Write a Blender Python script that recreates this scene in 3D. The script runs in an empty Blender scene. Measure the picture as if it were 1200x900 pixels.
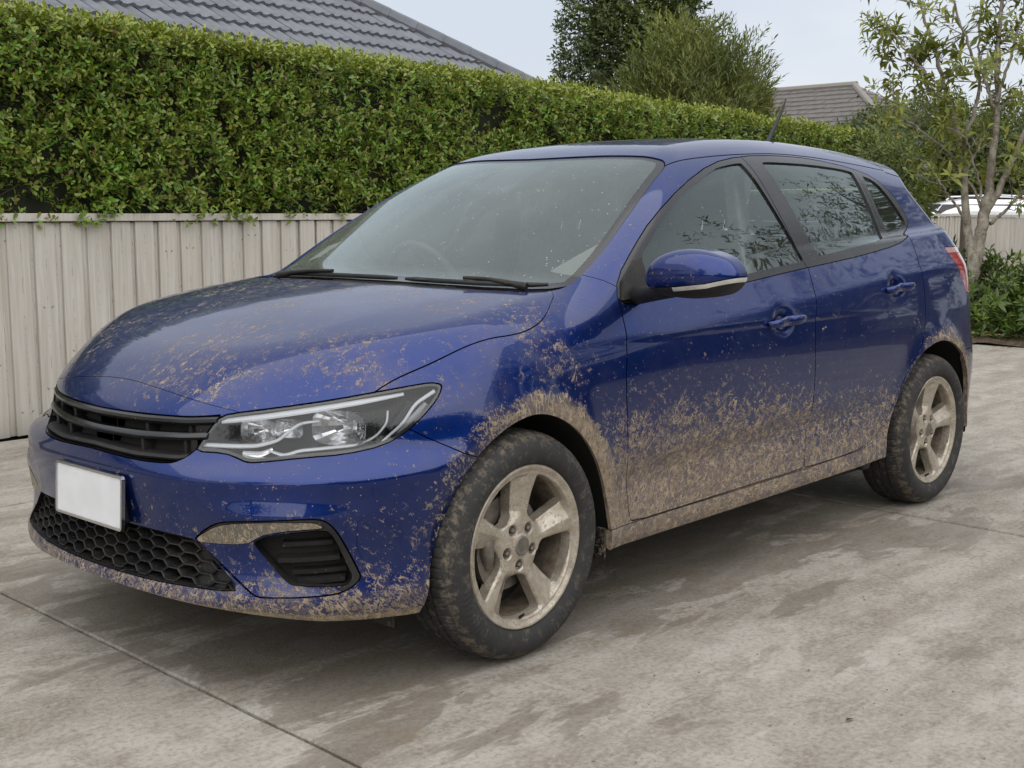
import bpy, bmesh, math, random
import numpy as np
from mathutils import Vector, Matrix
S = bpy.context.scene
COL = S.collection
R = math.radians
random.seed(7); np.random.seed(7)

# ---------------------------------------------------------------- camera
cam = bpy.data.cameras.new("camera"); cam_o = bpy.data.objects.new("camera", cam); COL.objects.link(cam_o)
cam_o.location = (-2.5631, -3.1925, 1.2649)
cam_o.rotation_euler = (R(90 - 7.748), 0, R(42.765 - 90))
cam.sensor_width = 36; cam.lens = 1464.8 / 1200 * 36; cam.clip_start = .05; cam.clip_end = 2000
S.camera = cam_o
S.view_settings.view_transform = 'Standard'; S.view_settings.look = 'None'
S.view_settings.exposure = 1.13; S.view_settings.gamma = 1
S.cycles.max_bounces = 8; S.cycles.transparent_max_bounces = 16; S.cycles.glossy_bounces = 4; S.cycles.diffuse_bounces = 3
S.cycles.caustics_reflective = False; S.cycles.caustics_refractive = False
S.cycles.use_denoising = True

# ---------------------------------------------------------------- sky and sun (overcast day)
SUN_EL, SUN_AZ = 52, 232          # azimuth of the sun direction, degrees from +X towards +Y
world = bpy.data.worlds.new("World"); S.world = world; world.use_nodes = True
wt = world.node_tree; wt.nodes.clear()
def wn(t, **k):
    n = wt.nodes.new(t)
    for a, b in k.items(): setattr(n, a, b)
    return n
w_out = wn('ShaderNodeOutputWorld'); w_bg = wn('ShaderNodeBackground'); w_bg.inputs['Strength'].default_value = .067
w_sky = wn('ShaderNodeTexSky', sky_type='NISHITA', sun_disc=False, sun_elevation=R(SUN_EL), sun_rotation=R(90 - SUN_AZ))
w_sky.air_density = 1.2; w_sky.dust_density = 2.5; w_sky.ozone_density = 1.5
w_tc = wn('ShaderNodeTexCoord'); w_map = wn('ShaderNodeMapping'); w_map.inputs['Scale'].default_value = (1.0, 1.0, 2.4)
w_no = wn('ShaderNodeTexNoise'); w_no.inputs['Scale'].default_value = 2.1; w_no.inputs['Detail'].default_value = 4; w_no.inputs['Roughness'].default_value = .55
w_rp = wn('ShaderNodeValToRGB')      # cloud sheet brightness, in the sky's own physical units
w_rp.color_ramp.elements[0].position = .38; w_rp.color_ramp.elements[0].color = (4.75, 5.15, 5.8, 1)
w_rp.color_ramp.elements[1].position = .64; w_rp.color_ramp.elements[1].color = (6.3, 6.5, 6.85, 1)
w_mix = wn('ShaderNodeMix', data_type='RGBA'); w_mix.inputs['Factor'].default_value = .90
L = wt.links.new
L(w_tc.outputs['Generated'], w_map.inputs['Vector']); L(w_map.outputs['Vector'], w_no.inputs['Vector'])
L(w_no.outputs['Fac'], w_rp.inputs['Fac'])
L(w_sky.outputs['Color'], w_mix.inputs[6]); L(w_rp.outputs['Color'], w_mix.inputs[7])
L(w_mix.outputs[2], w_bg.inputs['Color']); L(w_bg.outputs['Background'], w_out.inputs['Surface'])
sun = bpy.data.lights.new("sun", 'SUN'); sun.energy = 1.5; sun.angle = R(130); sun.color = (1, .97, .92)
sun_o = bpy.data.objects.new("sun", sun); COL.objects.link(sun_o)
_d = Vector((math.cos(R(SUN_AZ)) * math.cos(R(SUN_EL)), math.sin(R(SUN_AZ)) * math.cos(R(SUN_EL)), math.sin(R(SUN_EL))))
sun_o.rotation_euler = (-_d).to_track_quat('-Z', 'Y').to_euler()

# ---------------------------------------------------------------- material helper: small node language
class NT:
    def __init__(s, name):
        s.m = bpy.data.materials.new(name); s.m.use_nodes = True; s.t = s.m.node_tree; s.t.nodes.clear()
        s.out = s.t.nodes.new('ShaderNodeOutputMaterial')
    def n(s, typ, ins=None, **k):
        n = s.t.nodes.new(typ)
        for a, b in k.items(): setattr(n, a, b)
        for a, b in (ins or {}).items(): s.set(n.inputs[a], b)
        return n
    def set(s, sock, v):
        if hasattr(v, 'is_output'): s.t.links.new(v, sock)
        elif hasattr(v, 'outputs'): s.t.links.new(v.outputs[0], sock)
        else:
            if sock.type == 'RGBA' and hasattr(v, '__len__') and len(v) == 3: v = (*v, 1)
            sock.default_value = v
    def math(s, op, a, b=0., c=0., clamp=False):
        n = s.n('ShaderNodeMath', operation=op, use_clamp=clamp)
        s.set(n.inputs[0], a); s.set(n.inputs[1], b); s.set(n.inputs[2], c); return n.outputs[0]
    def add(s, a, b): return s.math('ADD', a, b)
    def sub(s, a, b): return s.math('SUBTRACT', a, b)
    def mul(s, a, b): return s.math('MULTIPLY', a, b)
    def mx(s, a, b): return s.math('MAXIMUM', a, b)
    def mn(s, a, b): return s.math('MINIMUM', a, b)
    def step(s, x, a, b):      # smoothstep, a may exceed b
        n = s.n('ShaderNodeMapRange', interpolation_type='SMOOTHSTEP')
        s.set(n.inputs['Value'], x)
        inv = (not hasattr(a, 'is_output')) and (not hasattr(b, 'is_output')) and a > b
        if inv: a, b = b, a
        s.set(n.inputs['From Min'], a); s.set(n.inputs['From Max'], b)
        n.inputs['To Min'].default_value = 1. if inv else 0.; n.inputs['To Max'].default_value = 0. if inv else 1.
        return n.outputs[0]
    def coord(s, kind='Object'): return s.n('ShaderNodeTexCoord').outputs[kind]
    def map(s, v, scale=(1, 1, 1), rot=(0, 0, 0), loc=(0, 0, 0)):
        return s.n('ShaderNodeMapping', {'Vector': v, 'Scale': scale, 'Rotation': rot, 'Location': loc}).outputs[0]
    def noise(s, v, scale, detail=4, rough=.55, dist=0., out='Fac'):
        return s.n('ShaderNodeTexNoise', {'Vector': v, 'Scale': scale, 'Detail': detail, 'Roughness': rough, 'Distortion': dist}).outputs[out]
    def vor(s, v, scale, feature='F1', out='Distance', rand=1.):
        return s.n('ShaderNodeTexVoronoi', {'Vector': v, 'Scale': scale, 'Randomness': rand}, feature=feature).outputs[out]
    def mixc(s, f, a, b, blend='MIX'):
        n = s.n('ShaderNodeMix', data_type='RGBA', blend_type=blend); s.set(n.inputs[0], f); s.set(n.inputs[6], a); s.set(n.inputs[7], b); return n.outputs[2]
    def mixf(s, f, a, b):
        n = s.n('ShaderNodeMix', data_type='FLOAT'); s.set(n.inputs[0], f); s.set(n.inputs[2], a); s.set(n.inputs[3], b); return n.outputs[0]
    def ramp(s, f, stops):
        n = s.n('ShaderNodeValToRGB', {'Fac': f}); e = n.color_ramp.elements
        while len(e) < len(stops): e.new(.5)
        for q, (p, c) in zip(e, stops): q.position = p; q.color = (*c, 1)
        return n.outputs[0]
    def xyz(s, v):
        n = s.n('ShaderNodeSeparateXYZ', {'Vector': v}); return n.outputs[0], n.outputs[1], n.outputs[2]
    def comb(s, x, y, z): return s.n('ShaderNodeCombineXYZ', {'X': x, 'Y': y, 'Z': z}).outputs[0]
    def bump(s, h, strength=.3, dist=.01):
        return s.n('ShaderNodeBump', {'Height': h, 'Strength': strength, 'Distance': dist}).outputs[0]
    def bsdf(s, **k):
        n = s.n('ShaderNodeBsdfPrincipled')
        for a, b in k.items():
            nm = {'base': 'Base Color', 'rough': 'Roughness', 'metal': 'Metallic', 'spec': 'Specular IOR Level', 'coat': 'Coat Weight', 'coat_rough': 'Coat Roughness',
                  'normal': 'Normal', 'coat_normal': 'Coat Normal', 'alpha': 'Alpha', 'ior': 'IOR', 'trans': 'Transmission Weight', 'emit': 'Emission Color', 'emit_s': 'Emission Strength',
                  'sss': 'Subsurface Weight', 'sheen': 'Sheen Weight'}[a]
            s.set(n.inputs[nm], b)
        return n.outputs[0]
    def mixs(s, f, a, b):
        n = s.n('ShaderNodeMixShader'); s.set(n.inputs[0], f); s.set(n.inputs[1], a); s.set(n.inputs[2], b); return n.outputs[0]
    def done(s, sh): s.t.links.new(sh, s.out.inputs['Surface']); return s.m

def plain(name, col, rough=.5, metal=0., coat=0., spec=.5, var=.12, vscale=30., bump=0., bscale=200.):
    """one colour with a little grain so that nothing is perfectly even"""
    t = NT(name); c = t.coord()
    n = t.noise(c, vscale, 5, .6)
    base = t.mixc(t.step(n, .3, .7), tuple(x * (1 - var) for x in col), tuple(x * (1 + var) for x in col))
    k = dict(base=base, rough=t.mixf(n, rough * .85, min(1, rough * 1.15)), metal=metal, coat=coat, spec=spec)
    if bump: k['normal'] = t.bump(t.noise(c, bscale, 3), bump, .002)
    return t.done(t.bsdf(**k))

# ---------------------------------------------------------------- object helpers
def link(o, parent=None, kind=None):
    COL.objects.link(o)
    if parent is not None: o.parent = parent
    if kind: o['kind'] = kind
    return o
def empty(name, loc=(0, 0, 0), rz=0., parent=None):
    o = bpy.data.objects.new(name, None); o.empty_display_size = .1; o.location = loc; o.rotation_euler = (0, 0, rz)
    return link(o, parent)
def tag(o, label, cat, group=None):
    o['label'] = label; o['category'] = cat
    if group: o['group'] = group
    return o
def mesh_raw(name, V, F, mat=None, smooth=False, N=None):
    """V (n,3); F an (m,3) or (m,4) array or a list of faces"""
    me = bpy.data.meshes.new(name)
    V = np.asarray(V, np.float32)
    if isinstance(F, np.ndarray):
        k = F.shape[1]; m = len(F)
        me.vertices.add(len(V)); me.vertices.foreach_set('co', V.ravel())
        me.loops.add(m * k); me.loops.foreach_set('vertex_index', F.astype(np.int32).ravel())
        me.polygons.add(m); me.polygons.foreach_set('loop_start', np.arange(0, m * k, k, dtype=np.int32))
        me.update(calc_edges=True)
    else:
        me.from_pydata(V.tolist(), [], [list(map(int, f)) for f in F]); me.update()
    if mat is not None:
        for q in (mat if isinstance(mat, (list, tuple)) else [mat]): me.materials.append(q)
    if smooth or N is not None: me.polygons.foreach_set('use_smooth', np.ones(len(me.polygons), bool))
    if N is not None: me.normals_split_custom_set_from_vertices(np.asarray(N, np.float32))
    return me
def mesh_obj(name, V, F, mat, parent=None, smooth=False, N=None, kind=None):
    return link(bpy.data.objects.new(name, mesh_raw(name, V, F, mat, smooth, N)), parent, kind)
class MB:
    """collects simple solids into one bmesh"""
    def __init__(s): s.b = bmesh.new()
    def box(s, lo, hi, rot=None, bevel=0., seg=2):
        c = [(a + b) / 2 for a, b in zip(lo, hi)]; d = [abs(b - a) for a, b in zip(lo, hi)]
        r = bmesh.ops.create_cube(s.b, size=1)['verts']
        for v in r: v.co = Vector((v.co.x * d[0], v.co.y * d[1], v.co.z * d[2]))
        if bevel: 
            ed = list({e for v in r for e in v.link_edges})
            q = bmesh.ops.bevel(s.b, geom=ed, offset=bevel, segments=seg, profile=.5, affect='EDGES')
            r = list({v for f in q['faces'] for v in f.verts} | {v for v in r if v.is_valid})
            # whole island
            st = list(r); seen = set(r)
            while st:
                v = st.pop()
                for e in v.link_edges:
                    w = e.other_vert(v)
                    if w not in seen: seen.add(w); st.append(w)
            r = list(seen)
        M = Matrix.Translation(c) @ (rot.to_4x4() if rot is not None else Matrix())
        for v in r: v.co = M @ v.co
        return r
    def tube(s, pts, rad, n=8, cap=True):
        """tube along points; rad a number or a list"""
        pts = [Vector(p) for p in pts]; m = len(pts)
        if not hasattr(rad, '__len__'): rad = [rad] * m
        up = Vector((0, 0, 1)); rings = []
        t0 = (pts[1] - pts[0]).normalized()
        u = t0.cross(up) if abs(t0.dot(up)) < .95 else t0.cross(Vector((1, 0, 0)))
        u.normalize()
        for i in range(m):
            t = (pts[min(i + 1, m - 1)] - pts[max(i - 1, 0)]).normalized()
            u = (u - t * u.dot(t)).normalized(); w = t.cross(u)
            rings.append([s.b.verts.new(pts[i] + (u * math.cos(2 * math.pi * k / n) + w * math.sin(2 * math.pi * k / n)) * rad[i]) for k in range(n)])
        for a, b in zip(rings[:-1], rings[1:]):
            for k in range(n): s.b.faces.new((a[k], a[(k + 1) % n], b[(k + 1) % n], b[k]))
        if cap: s.b.faces.new(rings[0][::-1]); s.b.faces.new(rings[-1])
    def rev(s, prof, n=32, axis='z', closed=False, arc=None):
        """surface of revolution of (r, h) points"""
        rings = []
        for k in range(n):
            a = 2 * math.pi * k / n; c, d = math.cos(a), math.sin(a)
            P = {'z': lambda r, h: (r * c, r * d, h), 'y': lambda r, h: (r * c, h, r * d), 'x': lambda r, h: (h, r * c, r * d)}[axis]
            rings.append([s.b.verts.new(P(r, h)) for r, h in prof])
        m = len(prof)
        for k in range(n):
            A, B = rings[k], rings[(k + 1) % n]
            for i in range(m if closed else m - 1):
                j = (i + 1) % m
                try: s.b.faces.new((A[i], B[i], B[j], A[j]))
                except ValueError: pass
    def prism(s, poly, a, b, f):
        """polygon (p,q) extruded between a and b; f(p,q,h)->xyz"""
        A = [s.b.verts.new(f(p, q, a)) for p, q in poly]; B = [s.b.verts.new(f(p, q, b)) for p, q in poly]
        n = len(poly); s.b.faces.new(A[::-1]); s.b.faces.new(B)
        for i in range(n): s.b.faces.new((A[i], A[(i + 1) % n], B[(i + 1) % n], B[i]))
    def mesh(s, name, mat, smooth=None):
        bmesh.ops.remove_doubles(s.b, verts=s.b.verts, dist=1e-6)
        bmesh.ops.recalc_face_normals(s.b, faces=s.b.faces)
        me = bpy.data.meshes.new(name); s.b.to_mesh(me); s.b.free()
        if mat is not None:
            for q in (mat if isinstance(mat, (list, tuple)) else [mat]): me.materials.append(q)
        if smooth is not None:
            me.polygons.foreach_set('use_smooth', np.ones(len(me.polygons), bool))
            if smooth < 180: me.set_sharp_from_angle(angle=R(smooth))
        return me
    def obj(s, name, mat, parent=None, smooth=None, kind=None):
        return link(bpy.data.objects.new(name, s.mesh(name, mat, smooth)), parent, kind)

# ---------------------------------------------------------------- surface kit: mesh an implicit shape, then cut it into panels along curves
class SM:
    __slots__ = ('V', 'N', 'T')
    def __init__(s, V, N, T): s.V, s.N, s.T = V, N, T
    def clean(s):
        if len(s.T) == 0: return SM(s.V[:0], s.N[:0], s.T)
        u, inv = np.unique(s.T.ravel(), return_inverse=True)
        return SM(s.V[u], s.N[u], inv.reshape(-1, 3))
    def flip(s):      # mirror in y
        k = np.array([1, -1, 1.]); return SM(s.V * k, s.N * k, s.T[:, ::-1])
def join(*ms):
    ms = [m for m in ms if len(m.T)]
    o = 0; V = []; N = []; T = []
    for m in ms: V.append(m.V); N.append(m.N); T.append(m.T + o); o += len(m.V)
    return SM(np.concatenate(V), np.concatenate(N), np.concatenate(T))
def fgrad(f, P, e=2e-4):
    g = np.empty(P.shape)
    for i in range(3):
        d = np.zeros(3); d[i] = e; g[..., i] = f(P + d) - f(P - d)
    return g / (2 * e)
def project(f, P, it=4):
    for _ in range(it):
        g = fgrad(f, P); P = P - np.clip(f(P), -.02, .02)[:, None] * g / np.maximum((g * g).sum(1), .05)[:, None]
    return P
def normals(f, P):
    g = fgrad(f, P); return g / np.maximum(np.linalg.norm(g, axis=1, keepdims=True), 1e-9)
def nets(f, lo, hi, h):
    ax = [np.arange(a, b + h, h) for a, b in zip(lo, hi)]; nx, ny, nz = map(len, ax)
    G = np.empty((nx, ny, nz))
    Y, Z = np.meshgrid(ax[1], ax[2], indexing='ij')
    st = max(1, 400000 // (ny * nz))
    for i in range(0, nx, st):
        xs = ax[0][i:i + st]
        P = np.empty((len(xs), ny, nz, 3)); P[..., 0] = xs[:, None, None]; P[..., 1] = Y; P[..., 2] = Z
        G[i:i + st] = f(P)
    s = G < 0
    c = np.stack([s[a:nx - 1 + a, b:ny - 1 + b, d:nz - 1 + d] for a in (0, 1) for b in (0, 1) for d in (0, 1)], -1)
    mixed = c.any(-1) & ~c.all(-1)
    idx = np.argwhere(mixed); ids = -np.ones(mixed.shape, np.int64); ids[mixed] = np.arange(len(idx))
    acc = np.zeros((len(idx), 3)); cnt = np.zeros(len(idx))
    cr = [(a, b, d) for a in (0, 1) for b in (0, 1) for d in (0, 1)]
    for p in cr:
        for k in range(3):
            if p[k]: continue
            q = list(p); q[k] = 1
            A = G[tuple((idx + p).T)]; B = G[tuple((idx + q).T)]
            m = (A < 0) != (B < 0); t = np.where(m, A / np.where(m, A - B, 1), 0)
            acc += m[:, None] * (np.array(p) + t[:, None] * (np.array(q) - np.array(p))); cnt += m
    V = (idx + acc / cnt[:, None]) * h + np.array(lo)
    F = []
    for k in range(3):
        i, j = [(1, 2), (2, 0), (0, 1)][k]
        sl = [slice(None)] * 3; sl2 = [slice(None)] * 3; sl[k] = slice(0, -1); sl2[k] = slice(1, None)
        ch = s[tuple(sl)] != s[tuple(sl2)]; e = np.argwhere(ch)
        e = e[(e[:, i] > 0) & (e[:, j] > 0) & (e[:, i] < mixed.shape[i]) & (e[:, j] < mixed.shape[j])]
        inside = s[tuple(e.T)]
        def cell(di, dj):
            q = e.copy(); q[:, i] -= di; q[:, j] -= dj; return ids[tuple(q.T)]
        Q = np.stack([cell(1, 1), cell(0, 1), cell(0, 0), cell(1, 0)], -1)
        Q = np.where(inside[:, None], Q, Q[:, ::-1]); F.append(Q)
    Q = np.concatenate(F); Q = Q[(Q >= 0).all(1)]
    V = project(f, V); N = normals(f, V)
    # split quads along the flatter diagonal
    d1 = (N[Q[:, 0]] * N[Q[:, 2]]).sum(1); d2 = (N[Q[:, 1]] * N[Q[:, 3]]).sum(1); k = d1 >= d2
    T = np.concatenate([np.where(k[:, None], Q[:, [0, 1, 2]], Q[:, [0, 1, 3]]), np.where(k[:, None], Q[:, [0, 2, 3]], Q[:, [1, 2, 3]])])
    return SM(V, N, T)
def refine(M, pick, f=None):
    """split the edges chosen by pick(M, E) in half, conformingly"""
    T = M.T; E = np.sort(np.concatenate([T[:, [0, 1]], T[:, [1, 2]], T[:, [2, 0]]]), 1)
    U, inv = np.unique(E, axis=0, return_inverse=True); inv = inv.reshape(3, -1).T
    mk = pick(M, U)
    if not mk.any(): return M
    mid = -np.ones(len(U), np.int64); mid[mk] = len(M.V) + np.arange(mk.sum())
    P = .5 * (M.V[U[mk, 0]] + M.V[U[mk, 1]])
    if f is not None: P = project(f, P, 2); Nn = normals(f, P)
    else: Nn = M.N[U[mk, 0]] + M.N[U[mk, 1]]; Nn /= np.maximum(np.linalg.norm(Nn, axis=1, keepdims=True), 1e-9)
    V = np.concatenate([M.V, P]); N = np.concatenate([M.N, Nn])
    m = mid[inv]; b = m >= 0; n = b.sum(1); out = [T[n == 0]]
    q = T[n == 3]; mm = m[n == 3]
    if len(q): out += [np.stack([q[:, 0], mm[:, 0], mm[:, 2]], 1), np.stack([mm[:, 0], q[:, 1], mm[:, 1]], 1), np.stack([mm[:, 2], mm[:, 1], q[:, 2]], 1), mm]
    for r in range(3):
        k = (n == 1) & b[:, r]; q = np.roll(T[k], -r, 1); mm = m[k][:, r]
        if len(q): out += [np.stack([q[:, 0], mm, q[:, 2]], 1), np.stack([mm, q[:, 1], q[:, 2]], 1)]
        k = (n == 2) & ~b[:, r]; q = np.roll(T[k], -r, 1); mm = np.roll(m[k], -r, 1)   # edge 0 whole; mids on 1 and 2
        if len(q): out += [np.stack([mm[:, 1], q[:, 2], mm[:, 2]], 1), np.stack([q[:, 0], q[:, 1], mm[:, 1]], 1), np.stack([q[:, 0], mm[:, 1], mm[:, 2]], 1)]
    return SM(V, N, np.concatenate(out))
def cut(M, s):
    """split by the scalar s per vertex; returns (s<0 side, s>0 side)"""
    s = np.where(np.abs(s) < 1e-7, 1e-7, s); T = M.T; neg = s[T] < 0; n = neg.sum(1)
    A = [T[n == 3]]; B = [T[n == 0]]
    newV = []; newN = []; cnt = [len(M.V)]; cache = {}
    def inter(i, j):
        lo, hi = np.minimum(i, j), np.maximum(i, j); t = s[lo] / (s[lo] - s[hi])
        P = M.V[lo] + t[:, None] * (M.V[hi] - M.V[lo]); Nn = M.N[lo] + t[:, None] * (M.N[hi] - M.N[lo])
        newV.append(P); newN.append(Nn / np.maximum(np.linalg.norm(Nn, axis=1, keepdims=True), 1e-9)); key.append(np.stack([lo, hi], 1))
        r = cnt[0] + np.arange(len(P)); cnt[0] += len(P); return r
    key = []
    for want, side, other in ((1, A, B), (2, B, A)):
        for r in range(3):
            q = (neg if want == 1 else ~neg)
            k = (n == want) & q[:, r] if want == 1 else (n == 2) & ~neg[:, r]
            if not k.any(): continue
            t = np.roll(T[k], -r, 1)
            a = inter(t[:, 0], t[:, 1]); b = inter(t[:, 0], t[:, 2])
            side.append(np.stack([t[:, 0], a, b], 1))
            other += [np.stack([a, t[:, 1], t[:, 2]], 1), np.stack([a, t[:, 2], b], 1)]
    V, N = M.V, M.N
    A = np.concatenate(A); B = np.concatenate(B)
    if newV:
        V = np.concatenate([M.V] + newV); N = np.concatenate([M.N] + newN)
        K = np.concatenate(key); u, first, inv = np.unique(K, axis=0, return_index=True, return_inverse=True); inv = inv.ravel()
        remap = np.concatenate([np.arange(len(M.V)), len(M.V) + first[inv]])
        A = remap[A]; B = remap[B]
    return SM(V, N, A).clean(), SM(V, N, B).clean()
def chaikin(P, it=2, closed=True):
    P = np.asarray(P, float)
    for _ in range(it):
        Q = np.roll(P, -1, 0) if closed else P[1:]
        A = P if closed else P[:-1]
        O = np.empty((2 * len(A), 2)); O[0::2] = .75 * A + .25 * Q; O[1::2] = .25 * A + .75 * Q
        P = O if closed else np.concatenate([P[:1], O, P[-1:]])
    return P
def seg_dist(Q, P, closed=True):
    d = np.full(len(Q), 1e9); B = np.roll(P, -1, 0) if closed else P[1:]
    for a, b in zip(P if closed else P[:-1], B):
        ab = b - a; t = np.clip(((Q - a) @ ab) / max(ab @ ab, 1e-12), 0, 1)
        d = np.minimum(d, np.hypot(*(Q - a - t[:, None] * ab).T))
    return d
def poly_sd(Q, P):
    P = np.asarray(P, float); ins = np.zeros(len(Q), bool)
    for a, b in zip(P, np.roll(P, -1, 0)):
        if a[1] == b[1]: continue
        c = (a[1] > Q[:, 1]) != (b[1] > Q[:, 1])
        ins ^= c & (Q[:, 0] < (b[0] - a[0]) * (Q[:, 1] - a[1]) / (b[1] - a[1]) + a[0])
    d = seg_dist(Q, P); return np.where(ins, -d, d)
def bound_edges(T):
    E = np.concatenate([T[:, [0, 1]], T[:, [1, 2]], T[:, [2, 0]]]); S_ = np.sort(E, 1)
    u, i, c = np.unique(S_, axis=0, return_index=True, return_counts=True); return E[i[c == 1]]
def flange(M, depth, direction=None, skip=None):
    """turn the open rim inwards so that the sheet shows a thickness"""
    E = bound_edges(M.T)
    if skip is not None: E = E[~skip(M.V[E].mean(1))]
    if not len(E): return M
    u, inv = np.unique(E.ravel(), return_inverse=True); e = inv.reshape(-1, 2)
    V0 = M.V[u]; D = -M.N[u] if direction is None else np.broadcast_to(np.asarray(direction, float), V0.shape)
    V1 = V0 + D * depth
    tang = np.zeros_like(V0); d = M.V[E[:, 1]] - M.V[E[:, 0]]; np.add.at(tang, e[:, 0], d); np.add.at(tang, e[:, 1], d)
    Nn = np.cross(tang, -D * 1.0); Nn /= np.maximum(np.linalg.norm(Nn, axis=1, keepdims=True), 1e-9)
    n = len(u); b = len(M.V)
    # a slightly rounded lip: the first ring leans between the face normal and the side normal
    T = np.concatenate([np.stack([e[:, 1], e[:, 0], e[:, 0] + n], 1), np.stack([e[:, 1], e[:, 0] + n, e[:, 1] + n], 1)]) + b
    return SM(np.concatenate([M.V, V0, V1]), np.concatenate([M.N, Nn, Nn]), np.concatenate([M.T, T]))
def offset(M, d, direction=None):
    return SM(M.V + (M.N * d if direction is None else np.asarray(direction) * d), M.N, M.T)
def sm_obj(name, M, mat, parent=None, kind=None):
    return mesh_obj(name, M.V, M.T, mat, parent, True, M.N, kind)

# ---------------------------------------------------------------- shape of the car body
def spl(xs, ys, n=4000, lin=True):
    """natural cubic spline sampled to a table; linear extrapolation"""
    xs=np.array(xs,float); ys=np.array(ys,float); m=len(xs); h=np.diff(xs)
    A=np.eye(m); b=np.zeros(m)
    for i in range(1,m-1):
        A[i,i-1]=h[i-1]; A[i,i]=2*(h[i-1]+h[i]); A[i,i+1]=h[i]
        b[i]=6*((ys[i+1]-ys[i])/h[i]-(ys[i]-ys[i-1])/h[i-1])
    M=np.linalg.solve(A,b)
    s0=(ys[1]-ys[0])/h[0]-h[0]*(2*M[0]+M[1])/6; s1=(ys[-1]-ys[-2])/h[-1]+h[-1]*(2*M[-1]+M[-2])/6
    T=np.linspace(xs[0],xs[-1],n); i=np.clip(np.searchsorted(xs,T)-1,0,m-2)
    a=(xs[i+1]-T)/h[i]; c=1-a
    Y=a*ys[i]+c*ys[i+1]+((a**3-a)*M[i]+(c**3-c)*M[i+1])*h[i]**2/6
    def f(x):
        y=np.interp(x,T,Y)
        return y+np.minimum(x-xs[0],0)*s0+np.maximum(x-xs[-1],0)*s1
    return f
def smax(a,b,k):
    h=np.maximum(k-np.abs(a-b),0)/k
    return np.maximum(a,b)+h*h*k*.25
def smin(a,b,k): return -smax(-a,-b,k)
def sstep(a,b,x):
    t=np.clip((x-a)/(b-a),0,1); return t*t*(3-2*t)
def softabs(x,r): return np.sqrt(x*x+r*r)-r
def softpos(x,r): return .5*(x+np.sqrt(x*x+r*r))   # smooth max(x,0)

# plan half width of the lower body
Wx=spl([-.9,-.6,-.3,0,.4,1.0,1.6,2.2,2.65,2.95,3.2,3.4],[.80,.838,.865,.882,.890,.894,.894,.893,.890,.882,.855,.81])
# vertical section of the door side, offset from Wx
Vz=spl([.10,.20,.27,.34,.42,.52,.64,.76,.88,1.0,1.15],[-.10,-.045,-.016,-.020,-.020,-.010,.0,.002,-.006,-.024,-.055])
ZC=spl([-.8,-.2,.4,1.0,1.6,2.2,2.6,3.1],[.74,.80,.875,.915,.955,1.0,1.025,1.04])   # shoulder crease height
def side(x,z):
    zc=ZC(x); soft=.012+.05*(1-sstep(.2,.9,x))
    amt=.46*sstep(-.5,.5,x)+.20*(1-sstep(-.5,.5,x))
    s=Wx(x)+Vz(z)-amt*softpos(z-zc,soft)
    # lower door crease: panel kicks out towards the sill
    s=s-.014*np.exp(-((z-(.44+.03*(x-.4)))/.05)**2)*sstep(.35,.6,x)*(1-sstep(1.9,2.2,x))
    # hollows behind the door handles
    for cx,cz in ((1.355,.8885),(2.270,.968)):
        s=s-.026*np.exp(-(((x-cx)/.048)**2+((z-cz-.004)/.036)**2))
    # arch flares
    for cx in (0,2.65):
        d=np.hypot(x-cx,z-.345)
        s=s+.012*np.exp(-((d-.375)/.06)**2)*(z>.2)
    return s
# bonnet
HC=spl([-.95,-.86,-.80,-.70,-.55,-.35,-.1,.1,.3,.6],[.67,.735,.780,.843,.905,.968,1.022,1.050,1.070,1.095])
def hood(x,a):
    h=HC(x)-.040*a**2-.040*a**4
    # raised centre between two creases
    yc=.36+.26*(x+.75)
    h=h-.036*softpos(a-yc,.015)
    # cowl rises slightly at the corner
    return h
# front
FZ=spl([.10,.18,.22,.26,.30,.36,.44,.52,.58,.63,.68,.74,.80],[-.70,-.80,-.845,-.862,-.850,-.835,-.838,-.848,-.851,-.847,-.832,-.815,-.77])
def front(a,z):
    zl=.588+.012*sstep(.35,.7,a)
    q=np.clip((softpos(z-zl,.010)-softpos(z-zl-.046,.02))/.046,0,1.2)
    pr=np.clip((softpos(z-.502,.010)-softpos(z-.540,.02))/.038,0,1.2)
    return FZ(z)-.017*(1-pr)*sstep(.40,.62,a)*(1-sstep(.86,.94,a))*sstep(.24,.30,z)+.016*q+(.20+.20*q)*a**2+(.40-.06*q)*a**4
def rear(a,z):
    # bumper and tailgate below the belt
    R=RZ(z); return R-.16*a**2-.28*a**4
RZ=spl([.1,.25,.35,.5,.62,.72,.85,1.0,1.12,1.2],[3.28,3.40,3.435,3.445,3.43,3.39,3.365,3.35,3.30,3.25])
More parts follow.
